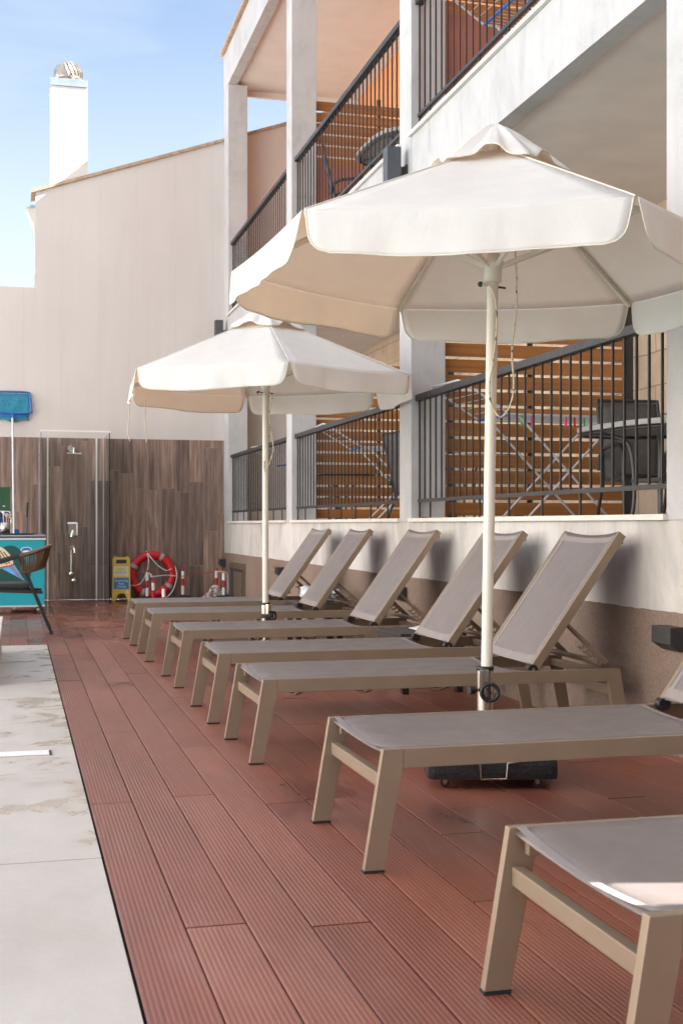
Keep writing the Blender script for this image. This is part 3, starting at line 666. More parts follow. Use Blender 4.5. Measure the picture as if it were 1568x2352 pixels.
# ------------------------------------------------------------ parasols
def umbrella(loc, rot, tilt, label, R=1.13, zv=2.135, zt=2.625, za=2.715, rope=None, seed=1):
    t = empty('parasol', loc, 0, label, 'umbrella', 'cream hexagonal parasols between the loungers'); t.rotation_euler = (0, tilt, 0)
    rr = random.Random(seed)
    V = [Vector((R * cos(rot + i * pi / 3), R * sin(rot + i * pi / 3), 0)) for i in range(6)]
    zc = lambda rho: zv + (zt - zv) * (1 - rho)
    mb = MB(); vl = MB(); tr = MB()
    for i in range(6):
        A, C = V[i], V[(i + 1) % 6]
        def pan(u, v):
            rho = .10 + .90 * v; p = (A * (1 - u) + C * u) * rho
            p.z = zc(rho) - .020 * sin(pi * u) * sin(pi * min(1, v * .95)) ** .8 - .012 * sin(pi * u) * v ** 4; return p
        mb.grid(pan, 12, 14)
        e = (C - A); Ln = e.length; e.normalize(); out = ((A + C) / 2).normalized(); ph = rr.uniform(0, 6); dp = .158 + rr.uniform(-.008, .008); fl = rr.uniform(.0, .03)
        def inset(tt):
            k = .008 + .032 * tt ** 1.2
            if tt > .62:
                q = (tt - .62) / .38; k += .062 * (1 - sqrt(max(0, 1 - q * q)))
            return k
        def val(u, v):
            ins = inset(v); x_ = ins + (Ln - 2 * ins) * u; uu = x_ / Ln
            p = A + e * x_; p.z = zv - .012 * sin(pi * uu) - dp * v + .006 * v * sin(uu * 9 + ph)
            return p + out * (.004 + fl * v + .009 * v * sin(uu * 14 + ph) + .004 * v * sin(uu * 37 + ph))
        vl.grid(val, 30, 12)
        pts = [val(0, k / 14) for k in range(15)] + [val(k / 24, 1) for k in range(1, 25)] + [val(1, 1 - k / 14) for k in range(1, 15)]
        tr.tube(pts, .0028, 6)
    cn = mb.build('canopy', M['canvas'], t, solid=.0015)
    for i in range(6):
        MB().tube([V[i] * (.12 + .875 * k / 10) + Vector((0, 0, zc(.12 + .875 * k / 10) + .0015)) for k in range(11)], .0034, 6).build('seam', M['piping'], cn)
    vo = vl.build('valance', M['canvas'], t, solid=.0015); tr.build('piping', M['piping'], vo)
    mb = MB(); tr = MB(); RC = .325
    def rim(th):
        k = ((th - rot) / (pi / 3)) % 1.0; r = RC * cos(pi / 6) / cos((k - .5) * pi / 3); m = sin(pi * k)
        r *= 1 - .10 * m
        ei = int(((th - rot) / (pi / 3)) % 6); kc = .46 + .10 * sin(ei * 2.3 + seed); z = zc(r / R) + .008 + (.030 + .008 * sin(ei * 1.7 + seed)) * math.exp(-((k - kc) / .19) ** 4) + .010 * math.exp(-(min(k, 1 - k) / .09) ** 2)
        return r, z
    def cap(u, v):
        th = rot + 2 * pi * u; r, z = rim(th); q = v ** 1.0
        k = ((th - rot) / (pi / 3)) % 1.0
        q_ = (sqrt(v * v + .022) - sqrt(.022)) / (sqrt(1.022) - sqrt(.022)); zz_ = za - (za - z) * q_ ** 1.06
        return Vector((r * v * cos(th), r * v * sin(th), zz_ - .012 * sin(pi * k) ** 2 * sin(pi * v)))
    mb.grid(cap, 144, 14); vt = mb.build('vent_cap', M['canvas'], t, solid=.0015)
    tr.tube([cap(k / 144, 1) for k in range(144)], .0026, 6, closed=True); tr.build('piping', M['piping'], vt)
    zr = 2.125
    for i in range(6):
        d_ = V[i].normalized(); a = d_ * .03; b_ = V[i] * .992
        rb = MB().bar((a.x, a.y, zt - .035), (b_.x, b_.y, zv - .012), .016, .020, bev=.002).build('rib', M['pole'], t)
        m_ = V[i] * .52
        MB().bar((d_.x * .035, d_.y * .035, zr), (m_.x, m_.y, zc(.52) - .032), .014, .020, bev=.002).build('strut', M['pole'], rb)
    pl = MB(); pl.cyl((0, 0, .16), (0, 0, 2.66), .0235, 24); pl = pl.build('pole', M['pole'], t)
    MB().lathe([(.026, 2.055), (.036, 2.06), (.037, 2.10), (.033, 2.12), (.044, 2.125), (.044, 2.145), (.028, 2.15), (.028, 2.175)], 20).build('runner', M['pole'], t)
    mb = MB(); mb.cyl((-.055, -.01, 2.045), (.06, .01, 2.04), .0045, 8); mb.ball((-.058, -.01, 2.045), .012, 2, (1, .7, 1)); mb.build('pin', M['rail'], t)
    if rope: MB().tube(rope, .0042, 8).build('rope', M['rope'], t)
    return t
def smooth_path(P_, n=6):
    P_ = [Vector(p) for p in P_]; out = []
    for i in range(len(P_) - 1):
        a = P_[max(0, i - 1)]; b = P_[i]; c = P_[i + 1]; d = P_[min(len(P_) - 1, i + 2)]
        for k in range(n):
            t_ = k / n; out.append(.5 * ((2 * b) + (c - a) * t_ + (2 * a - 5 * b + 4 * c - d) * t_ * t_ + (3 * b - a - 3 * c + d) * t_ ** 3))
    return out + [P_[-1]]
rope1 = smooth_path([(-.058, -.03, 2.04), (-.02, -.036, 2.03), (.004, -.034, 1.95), (.006, -.034, 1.85), (-.008, -.036, 1.72), (-.022, -.036, 1.64), (-.016, -.034, 1.56), (.015, -.036, 1.505), (.04, -.034, 1.50), (.075, -.03, 1.55), (.088, -.03, 1.63), (.078, -.03, 1.77), (.092, -.03, 1.92), (.094, -.03, 2.05), (.085, -.02, 2.25), (.06, -.01, 2.42)])
rope2 = smooth_path([(-.058, -.03, 2.04), (-.02, -.036, 2.03), (.045, -.03, 2.02), (.022, -.034, 1.86), (.05, -.03, 1.66), (.046, -.032, 1.58), (.0, -.034, 1.46), (-.02, -.03, 1.49), (.03, .03, 1.7), (.03, .03, 2.0), (.04, .01, 2.3)])
u1 = umbrella((1.882, 4.874, 0), rad(-147), rad(.95), 'near cream parasol, cut off by the right edge of the photo', rope=rope1, seed=1)
u2 = umbrella((1.815, 9.255, 0), rad(-153), 0, 'far cream parasol, smaller in the photo, with loose tie straps', rope=rope2, seed=4)
va = rad(-153 - 60)
vx, vy = 1.13 * cos(va), 1.13 * sin(va)
mb = MB()
for (dx, dy, lo, ph) in ((-.02, .0, 1.70, 0), (.10, -.08, 1.69, 2)):
    mb.grid(lambda u, v: Vector((vx + dx + .012 * sin(v * 7 + ph) * v + u * .008, vy + dy + .004 * u, 2.02 - (2.02 - lo) * v)), 1, 14)
mb.build('tie_strap', M['canvas'], u2, solid=.002)

def base(loc, rz, label):
    t = empty('umbrella_stand', loc, rz, label, 'umbrella base', 'granite umbrella bases on castors')
    sl_ = MB().box((-.26, -.26, .037), (.26, .26, .128), .03).build('slab', M['granite'], t)
    mb = MB(); y = -.262
    mb.tube([(-.09, y + .004, .112), (-.09, y - .012, .112), (-.055, y - .014, .110), (-.05, y - .016, .048), (.05, y - .016, .048), (.055, y - .014, .110), (.09, y - .012, .112), (.09, y + .004, .112)], .0042, 8)
    mb.build('handle', M['steel'], t)
    for sx in (-1, 1):
        for sy in (-1, 1):
            c = MB(); x_, y_ = sx * .185, sy * .185
            c.cyl((x_, y_ - .010, .0175), (x_, y_ + .010, .0175), .0175, 18); c = c.build('castor', M['rubber'], t)
            mb = MB(); mb.box((x_ - .009, y_ - .015, .017), (x_ + .009, y_ - .0115, .038)); mb.box((x_ - .009, y_ + .0115, .017), (x_ + .009, y_ + .015, .038)); mb.cyl((x_, y_ - .018, .0175), (x_, y_ + .018, .0175), .006, 10)
            mb.build('fork', M['steel'], c)
    sk = MB(); sk.cyl((0, 0, .1285), (0, 0, .452), .034, 28); sk.cyl((0, 0, .1285), (0, 0, .156), .07, 28)
    sk.box((-.028, -.05, .375), (.010, -.026, .452), .003)
    sk = sk.build('socket_tube', M['steel'], t)
    mb = MB(); mb.lathe([(.0245, .445), (.037, .445), (.037, .462), (.0245, .462)], 24); mb.build('collar', M['black'], sk)
    mb = MB(); mb.tube([(.035 * cos(a) + .012, -.062, .36 + .035 * sin(a)) for a in [2 * pi * k / 20 for k in range(20)]], .008, 8, closed=True); mb.cyl((.012, -.034, .36), (.012, -.06, .36), .01, 10); mb.bar((.012, -.062, .328), (.012, -.062, .392), .008, .008)
    mb.build('ring_knob', M['black'], sk)
    mb = MB(); mb.cyl((-.034, -.02, .365), (-.056, -.03, .365), .008, 10); mb.cyl((-.05, -.028, .365), (-.072, -.038, .365), .017, 12); mb.build('knob', M['black'], sk)
    return t
b1 = base((1.882, 4.874, .001), rad(-14), 'black granite umbrella base under the second nearest lounger')
b2 = copy_tree(b1); b2.location = (1.815, 9.255, .001); b2.rotation_euler.z = rad(38); b2['label'] = 'umbrella base of the far parasol, only its steel socket showing between loungers'

# ------------------------------------------------------------ rattan side tables and what lies on them
def rattan_table(loc, rz, label):
    t = empty('rattan_table', loc, rz, label, 'side table', 'dark rattan side tables between the loungers')
    MB().box((-.21, -.24, .25), (.21, .24, .352), .012).build('body', M['rattan'], t)
    MB().box((-.218, -.248, .353), (.218, .248, .375), .006).build('top', M['rattan'], t)
    for sx in (-1, 1):
        for sy in (-1, 1): MB().box((sx * .18 - .022, sy * .21 - .022, 0), (sx * .18 + .022, sy * .21 + .022, .249), .004).build('leg', M['rattan'], t)
    MB().cyl((-.2105, -.06, .31), (-.2165, -.06, .31), .014, 18).build('lock', M['steel'], t)
    return t
ta = rattan_table((2.50, 7.62, 0), rad(2), 'dark rattan side table with a magazine, between the two middle loungers')
tb = copy_tree(ta); tb.location = (2.52, 10.63, 0); tb.rotation_euler.z = rad(-2); tb['label'] = 'farther dark rattan side table, beside the second farthest lounger'
mb = MB(); mb.grid(lambda u, v: Vector((-.10 + .2 * u, -.14 + .28 * v, .004 + .012 * sin(u * pi) ** 2 * (.5 + v))), 10, 6); tag(mb.build('magazine', M['paper'], loc=(2.56, 7.60, .376), solid=.003), 'white glossy magazine lying on the nearer rattan table', 'magazine')
t = empty('ashtray', (2.66, 7.52, .376), 0, 'small black ashtray at the edge of the nearer rattan table', 'ashtray')
MB().lathe([(.034, 0), (.04, .01), (.046, .06), (.041, .06), (.034, .012), (.0, .010)], 20).build('bowl', M['black'], t)
mb = MB(); rnd = random.Random(9)
for k in range(16): mb.ball((rnd.uniform(-.14, .14), rnd.uniform(-.12, .12), .05 + rnd.uniform(0, .07)), rnd.uniform(.04, .075), 2, (1, 1, .8), .16)
tag(mb.build('plastic_bag', M['bag'], loc=(2.58, 10.66, .37)), 'crumpled clear plastic bag on the farther rattan table', 'bag')

# ------------------------------------------------------------ balcony furniture
def drying_rack(loc, rz, label, cap='blue', w2=.27):
    t = empty('drying_rack', loc, rz, label, 'drying rack', 'folding drying racks on the balconies')
    z = .88; fr = MB(); wi = MB(); bl = MB()
    fr.tube([(-.5, -w2, z), (.5, -w2, z)], .009, 8); fr.tube([(-.5, w2, z), (.5, w2, z)], .009, 8)
    bl.tube([(-.5, -w2, z), (-.5, w2, z)], .012, 8); fr.tube([(.5, -w2, z), (.5, w2, z)], .012, 8)
    # raised wing
    fr.tube([(-.5, -w2, z), (-.86, -w2, z + .22), (-.89, -w2 + .04, z + .235), (-.89, w2 - .04, z + .235), (-.86, w2, z + .22), (-.5, w2, z)], .008, 8)
    fr.tube([(.5, -w2, z), (.86, -w2, z + .05), (.89, -w2 + .04, z + .055), (.89, w2 - .04, z + .055), (.86, w2, z + .05), (.5, w2, z)], .008, 8)
    for k in range(9):
        y = -w2 + .05 + (2 * w2 - .1) * k / 8
        wi.tube([(-.5, y, z + .004), (.5, y, z + .004)], .0022, 5)
    for k in range(5):
        a = (k + 1) / 6; wi.tube([(-.5 - .36 * a, -w2, z + .22 * a), (-.5 - .36 * a, w2, z + .22 * a)], .0022, 5); wi.tube([(.5 + .36 * a, -w2, z + .05 * a), (.5 + .36 * a, w2, z + .05 * a)], .0022, 5)
    lg = MB()
    for s in (-1, 1):
        lg.tube([(-.42, s * w2 * .9, z), (.45, s * w2 * .9, .012)], .009, 8); lg.tube([(.42, s * w2 * .8, z), (-.45, s * w2 * .8, .012)], .009, 8)
    lg.tube([(.45, -w2 * .9, .012), (.45, w2 * .9, .012)], .009, 8); lg.tube([(-.45, -w2 * .8, .012), (-.45, w2 * .8, .012)], .009, 8)
    fr.build('rail_frame', M['alu'], t); wi.build('wires', M['alu'], t); bl.build('end_bar', M[cap], t); lg.build('legs', M['alu'], t)
    return t
def balcony_table(loc, rz, label):
    t = empty('balcony_table', loc, rz, label, 'table', 'grey tables on the balconies')
    pts = []
    for k in range(36):
        a = 2 * pi * k / 36; c_, s_ = cos(a), sin(a); q = (abs(c_) ** 3.2 + abs(s_) ** 3.2) ** (-1 / 3.2); pts.append((.62 * c_ * q, .40 * s_ * q))
    MB().prism(pts, 'z', .700, .735, .006).build('top', M['tabletop'], t)
    MB().tube([(x_ * .93, y * .91, .688) for x_, y in pts], .011, 8, closed=True).build('rim', M['rail'], t)
    for sx in (-1, 1):
        for sy in (-1, 1):
            MB().tube(smooth_path([(sx * .42, sy * .28, .688), (sx * .22, sy * .16, .66), (sx * .16, sy * .11, .55), (sx * .15, sy * .10, .22), (sx * .2, sy * .14, .06), (sx * .36, sy * .25, .014)]), .013, 10).build('leg', M['lamp'], t)
    MB().box((-.16, -.115, .36), (.16, .115, .385), .004).build('brace', M['rail'], t)
    return t
def balcony_chair(loc, rz, label):
    t = empty('balcony_chair', loc, rz, label, 'chair', 'dark sling chairs on the balconies')
    MB().grid(lambda u, v: Vector((-.235 + .47 * u, -.22 + .42 * v, .43 - .02 * sin(pi * v) - .03 * v)), 4, 8).build('seat', M['dkglass'], t, solid=.006)
    MB().grid(lambda u, v: Vector((-.225 + .45 * u, .20 + .14 * v, .40 + .58 * v)), 4, 8).build('backrest', M['dkglass'], t, solid=.006)
    for s in (-1, 1):
        x_ = s * .25
        MB().tube(smooth_path([(x_, -.25, .012), (x_, -.23, .42), (x_, -.20, .60), (x_, -.10, .645), (x_, .14, .63), (x_, .23, .58), (x_, .26, .48)]), .016, 8).build('arm', M['rail'], t)
        MB().tube(smooth_path([(x_, .34, .012), (x_, .22, .30), (x_ * .95, .21, .42), (x_ * .92, .345, 1.0)]), .014, 8).build('back_post', M['rail'], t)
    for pa_, pb_ in (((-.25, -.22, .42), (.25, -.22, .42)), ((-.23, .345, .995), (.23, .345, .995))): MB().tube([pa_, pb_], .012, 8).build('crossbar', M['rail'], t)
    return t
G0, U0 = .966, 3.941
dr = drying_rack((3.92, 8.72, G0), rad(4), 'drying rack with coloured clothes pegs behind the near ground-floor railing')
bt = balcony_table((4.05, 7.35, G0), rad(96), 'grey table nearest the camera on the ground-floor balcony')
bc = balcony_chair((4.32, 8.05, G0), rad(-6), 'dark high-backed sling chair behind the near balcony table')
for i, (dx, mm) in enumerate(((-.30, 'pink'), (-.02, 'pink'), (.13, 'grn'), (.30, 'pink'), (.05, 'red'), (-.38, 'grn'))):
    a = rad(4)
    t = empty('clothes_peg', (3.92 + dx * cos(a) + .22 * sin(a), 8.72 + dx * sin(a) - .225 * cos(a), G0 + .80), 0, ['pink peg nearest the pole on the rack wire', 'pink peg left of the green one, hanging long', 'bright green peg between the pink pegs on the rack', 'pink peg at the right end of the rack', 'red peg lying across the rack wires', 'small green peg beside the blue rack end'][i], 'clothes peg', 'pegs on the near drying rack')
    mb = MB(); mb.bar((0, -.003, 0), (0, 0, .085), .012, .006); mb.bar((0, .006, 0), (0, .002, .085), .012, .006); mb.build('jaws', M[mm], t)
    MB().cyl((-.008, .001, .05), (.008, .001, .05), .005, 8).build('spring', M['steel'], t)
t = empty('ashtray', (3.86, 7.72, G0 + .736), 0, 'round steel and black ashtray on the near balcony table', 'ashtray')
MB().lathe([(.05, 0), (.055, .03), (.05, .03), (.045, .006), (0, .005)], 20).build('bowl', M['steel'], t)
def place(o, loc, rz, label):
    c = copy_tree(o); c.location = loc; c.rotation_euler.z = rz; c['label'] = label; return c
place(dr, (3.93, 12.55, G0), rad(-4), 'drying rack with blue end bar on the middle ground-floor balcony')
place(bt, (4.22, 11.35, G0), rad(88), 'grey table on the middle ground-floor balcony, half hidden by the column')
place(bc, (3.95, 11.95, G0), rad(95), 'dark chair on the middle ground-floor balcony between rack and railing')
place(dr, (3.95, 16.4, G0), rad(10), 'drying rack on the farthest ground-floor balcony')
place(bt, (3.95, 15.2, G0), rad(90), 'grey table on the farthest ground-floor balcony')
place(bc, (3.50, 14.6, G0), rad(80), 'dark chair behind the farthest ground-floor railing')
place(bt, (3.60, 11.45, U0 + .001), rad(92), 'table seen from below on the middle upper balcony')
place(bc, (3.42, 12.55, U0), rad(75), 'dark chair low behind the middle upper railing')
place(bc, (3.60, 14.6, U0), rad(80), 'dark chair behind the farthest upper railing')
place(dr, (3.93, 8.62, U0), rad(4), 'drying rack with blue bar on the near upper balcony')
place(bc, (4.1, 6.7, U0), rad(200), 'dark chair beside the rack on the near upper balcony')

# ------------------------------------------------------------ freezer and the things on it
FZ = (-.33, 15.5, 0)
t = empty('ice_cream_freezer', FZ, 0, 'turquoise chest freezer printed with an ice cream cone', 'freezer')
MB().box((-.67, -.32, .10), (.655, .32, .868), .008).build('body', M['teal'], t)
MB().box((-.68, -.328, .869), (.668, .328, .893), .004).build('rim', M['alu'], t)
mb = MB(); mb.box((-.67, -.318, .894), (.655, .318, .908)); mb.build('gasket', M['black'], t)
MB().box((-.68, -.325, .909), (.666, .325, .928), .004).build('lid', M['zinc'], t)
MB().box((-.672, -.3245, .082), (.657, .322, .0995), .002).build('bottom_trim', M['alu'], t)
for sx in (-.6, .58):
    for sy in (-.25, .25): MB().cyl((sx - .015, sy, .04), (sx + .015, sy, .04), .04, 16).build('castor', M['steel'], t)
yf = -.3215
def blob(pts, y, m, name, th=.0015, par=None):
    sm = []
    n = len(pts)
    for i in range(n):
        a, b, c, d = [Vector((*pts[(i + k) % n], 0)) for k in (-1, 0, 1, 2)]
        for q in range(6):
            s_ = q / 6; sm.append(.5 * ((2 * b) + (c - a) * s_ + (2 * a - 5 * b + 4 * c - d) * s_ * s_ + (3 * b - a - 3 * c + d) * s_ ** 3))
    return MB().prism([(p.x, p.y) for p in sm], 'y', y - th, y).build(name, m, par)
G = lambda px, py: ((px - 1180) / 1390 * .70 + .655 + .0, .868 - (py - 1480) / 1390 * .70)      # layout of the print on the front panel
blob([(.10, .36), (.02, .50), (.05, .66), (.18, .78), (.30, .80), (.40, .72), (.44, .58), (.50, .48), (.44, .36), (.30, .30)], yf, M['tealdk'], 'print_ground', par=t)
sc_ = blob([(.02, .62), (.03, .74), (.10, .80), (.20, .76), (.28, .66), (.29, .58), (.22, .55), (.12, .54)], yf - .0016, M['cream'], 'print_scoop', par=t)
mb = MB()
for k in range(4):
    pth = smooth_path([(.05 + k * .045, yf - .0034, .785 - k * .018), (.10 + k * .045, yf - .0034, .70 - k * .012), (.13 + k * .035, yf - .0034, .62), (.17 + k * .03, yf - .0034, .585 + .01 * (k % 2))])
    mb.tube(pth, .006, 5)
mb.build('print_sauce', M['choc'], sc_)
cn_ = MB().prism([(.15, .545), (.31, .575), (.43, .385)], 'y', yf - .0031, yf - .0016).build('print_cone', M['ltblue'], t)
MB().prism([(.145, .553), (.315, .584), (.31, .572), (.15, .54)], 'y', yf - .0047, yf - .0032).build('print_band', M['redpaint'], cn_)
TX = lambda x_, z, a=0: Matrix.Translation((x_, yf - .0055, z)) @ Matrix.Rotation(rad(90), 4, 'X') @ Matrix.Rotation(a, 4, 'Z')
text('print_lettering', 'Extreme', .062, M['redpaint'], cn_, TX(.325, .495, rad(-52)))
def oval(cx_, cz, a, b, y, m, nm, par): return MB().prism([(cx_ + a * cos(2 * pi * k / 40) * (abs(cos(2 * pi * k / 40)) + .001) ** -.25, cz + b * sin(2 * pi * k / 40) * (abs(sin(2 * pi * k / 40)) + .001) ** -.25) for k in range(40)], 'y', y - .0015, y).build(nm, m, par)
bd = oval(.445, .735, .066, .052, yf, M['white'], 'badge', t); oval(.445, .735, .058, .045, yf - .0016, M['signblue'], 'badge_field', bd)
oval(.448, .722, .050, .023, yf - .0032, M['white'], 'badge_band', bd)
text('badge_lettering', 'Nestlé', .034, M['redpaint'], bd, TX(.448, .722, rad(5)))

t = empty('tray', (.02, 15.36, .929), 0, 'black oval tray on the freezer lid', 'tray'); MB().lathe([(.15, 0), (.175, .006), (.19, .018), (.184, .018), (.165, .009), (0, .006)], 30).build('dish', M['black'], t); t.scale = (1.15, .8, 1)
t = empty('cutlery_cup', (-.13, 15.36, .945), 0, 'perforated steel cutlery cup with wooden spoons', 'cutlery cup')
MB().lathe([(.058, 0), (.062, .0), (.062, .13), (.058, .13), (.057, .004), (0, .004)], 24).build('cup', M['steel'], t)
mb = MB()
for k in range(12):
    for j in range(5): a = 2 * pi * (k + .5 * (j % 2)) / 12; mb.ball((.0622 * cos(a), .0622 * sin(a), .025 + j * .021), .0042, 1)
mb.build('holes', M['black'], t)
for k, (dx, dy, hh, mt) in enumerate(((.02, 0, .20, 'wood'), (-.02, .01, .22, 'white'), (.045, .01, .19, 'wood'), (-.045, 0, .21, 'rail'))):
    mb = MB(); mb.cyl((dx * .4, dy, .01), (dx, dy, hh), .005, 8); mb.ball((dx * 1.1, dy, hh + .015), .022, 2, (1, .35, 1.3)); mb.build('spoon', M[mt], t)
t = empty('menu_holder', (-.27, 15.40, .929), 0, 'printed card in a small holder beside the cutlery cup', 'card holder'); MB().box((-.11, -.003, 0), (.06, .003, .21)).build('card', M['greypr'], t)
MB().box((-.10, -.0045, .03), (.05, -.0032, .10)).build('picture', M['pink'], t); text('lettering', 'UN', .06, M['cream'], t, Matrix.Translation((-.01, -.004, .165)) @ Matrix.Rotation(rad(90), 4, 'X'))
t = empty('tube_rack', (-.30, 15.45, .929), 0, 'bent chrome tube rack standing on the freezer', 'rack'); MB().tube(smooth_path([(.24, 0, 0), (.24, 0, .22), (.225, 0, .262), (.18, 0, .278), (-.24, 0, .278), (-.285, 0, .262), (-.30, 0, .22), (-.30, 0, 0)]), .008, 10).build('hoop', M['chrome'], t)
t = empty('blue_box', (.008, 15.5, .929), 0, 'small blue box beside the chrome rack', 'box'); MB().box((-.03, -.04, 0), (.03, .04, .055), .004).build('carton', M['blue'], t); MB().box((-.031, -.041, .0555), (.031, .041, .066), .004).build('lid', M['blue'], t)
def crate(loc, m, label, emblem):
    t = empty('bottle_crate', loc, 0, label, 'crate', 'plastic bottle crates on the freezer')
    mb = MB(); mb.box((-.2, -.15, 0), (.2, -.138, .19)); mb.box((-.2, -.15, .245), (.2, -.138, .285)); mb.box((-.2, -.15, .19), (-.06, -.138, .245)); mb.box((.08, -.15, .19), (.2, -.138, .245))
    mb.box((-.2, .138, 0), (.2, .15, .285)); mb.box((-.2, -.137, 0), (-.188, .137, .285)); mb.box((.188, -.137, 0), (.2, .137, .285)); mb.box((-.187, -.137, 0), (.187, .137, .012))
    for x_ in (-.2, -.07, .09, .192): mb.box((x_, -.154, .0), (x_ + .010, -.1502, .285))
    mb.build('shell', m, t)
    if emblem:
        e = MB(); e.box((-.05, -.1525, .095), (.075, -.1503, .135), .001); e.box((-.05, -.1525, .07), (.075, -.1503, .08)); e.box((-.04, -.1525, .05), (.075, -.1503, .056)); e.box((.11, -.1525, .052), (.14, -.1503, .06)); e.ball((.0, -.151, .14), .022, 2, (1, .1, 1)); e.ball((.045, -.151, .14), .022, 2, (1, .1, 1)); e.build('emblem', M['white'], t)
crate((-.27, 15.65, .929), M['bluecrate'], 'blue bottle crate standing on the freezer under the green crate', False)
crate((-.27, 15.65, 1.216), M['green'], 'green bottle crate with a white emblem, on top of the blue crate', True)
t = empty('broom', (.09, 16.2, 0), 0, 'broom with grey handle and black grip behind the freezer', 'broom')
MB().tube([(0, 0, .12), (.055, 1.0, 1.22)], .012, 10).build('handle', M['lamp'], t); MB().tube([(.048, .93, 1.15), (.0575, 1.10, 1.34)], .015, 10).build('grip', M['black'], t); MB().box((-.15, -.03, .02), (.15, .03, .12), .01).build('head', M['black'], t)
# pool skimmer net leaning on the wall
t = empty('skimmer_net', (-.05, 17.5, 0), 0, 'blue pool skimmer net on a long pole leaning against the wall', 'pool net')
MB().tube([(.03, -.15, .02), (0, .30, 2.52)], .014, 12).build('pole', M['alu'], t)
RC = [(-.235, 2.60), (-.25, 2.66), (-.245, 2.74), (-.225, 2.85), (-.20, 2.88), (0, 2.885), (.20, 2.88), (.225, 2.85), (.245, 2.74), (.25, 2.66), (.235, 2.60), (0, 2.585)]
pth = smooth_path([(a, .315 + (b - 2.6) * .10, b) for a, b in RC + [RC[0]]])[:-1]
f_ = MB().tube(pth, .014, 8, closed=True).build('frame', M['blue'], t)
mb = MB(); mb.bar((0, .30, 2.46), (0, .315, 2.60), .03, .022, bev=.004)
for k in range(-8, 9): mb.bar((k * .022, .312, 2.585), (k * .022 * .8, .308, 2.545), .006, .006)
mb.bar((-.19, .308, 2.548), (.19, .308, 2.548), .012, .012); mb.build('bracket', M['blue'], f_)
def netf(u, v):
    x_ = -.23 + .46 * u; z0 = 2.86 - .38 * v; bag = sin(pi * min(1, max(0, v))) * .05
    if v > .72: z0 += .018 * sin(u * 9) * (v - .72) / .28
    return Vector((x_ * (1 - .06 * v), .335 + .02 * (1 - v) - bag * .15 + .004 * sin(u * 14 + v * 6), z0))
MB().grid(netf, 16, 12).build('net', M['netmesh'], t, solid=.002)

# ------------------------------------------------------------ armchair by the freezer
t = empty('armchair', (-.08, 12.3, 0), rad(0), 'black framed armchair with a brown woven cord back', 'chair')
for y in (-.28, .28):
    MB().bar((.405, y, .02), (.10, y, .76), .030, .042, (0, 1, 0), .004).build('leg', M['black'], t)
    MB().bar((-.50, y, .02), (-.40, y, .62), .030, .040, (0, 1, 0), .004).build('leg', M['black'], t)
    MB().bar((-.47, y, .585), (.115, y, .755), .034, .034, (0, 1, 0), .004).build('armrest', M['black'], t)
    MB().bar((-.46, y * .93, .45), (.32, y * .93, .415), .026, .04, (0, 1, 0), .004).build('seat_rail', M['black'], t)
mb = MB(); mb.box((-.44, -.245, .44), (.20, .245, .50), .02); mb.build('seat', M['black'], t)
def band(u, v):          # woven band wraps round the back between the two arms
    a = -pi / 2 + pi * u; x_ = .11 + .24 * max(0, cos(a)) ** .7; y = .30 * sin(a)
    lean = .055 * cos(a) * v; return Vector((x_ + lean - (.0 if True else 0), y, (.60 + .09 * cos(a) * .2) + (.155 + .05 * cos(a)) * v + .03 * cos(a)))
fr = MB()
fr.tube([band(k / 20, 1) for k in range(21)], .013, 8); fr.tube([band(k / 20, 0) for k in range(21)], .010, 8)
bf = fr.build('back_rail', M['cord'], t)
mb = MB(); rnd = random.Random(2)
for k in range(62):
    u = (k + .5) / 62; mb.tube([band(u, 0), band(min(1, max(0, u + rnd.uniform(-.008, .008))), 1)], .0052, 5)
mb.build('woven_cord', M['cord'], bf)

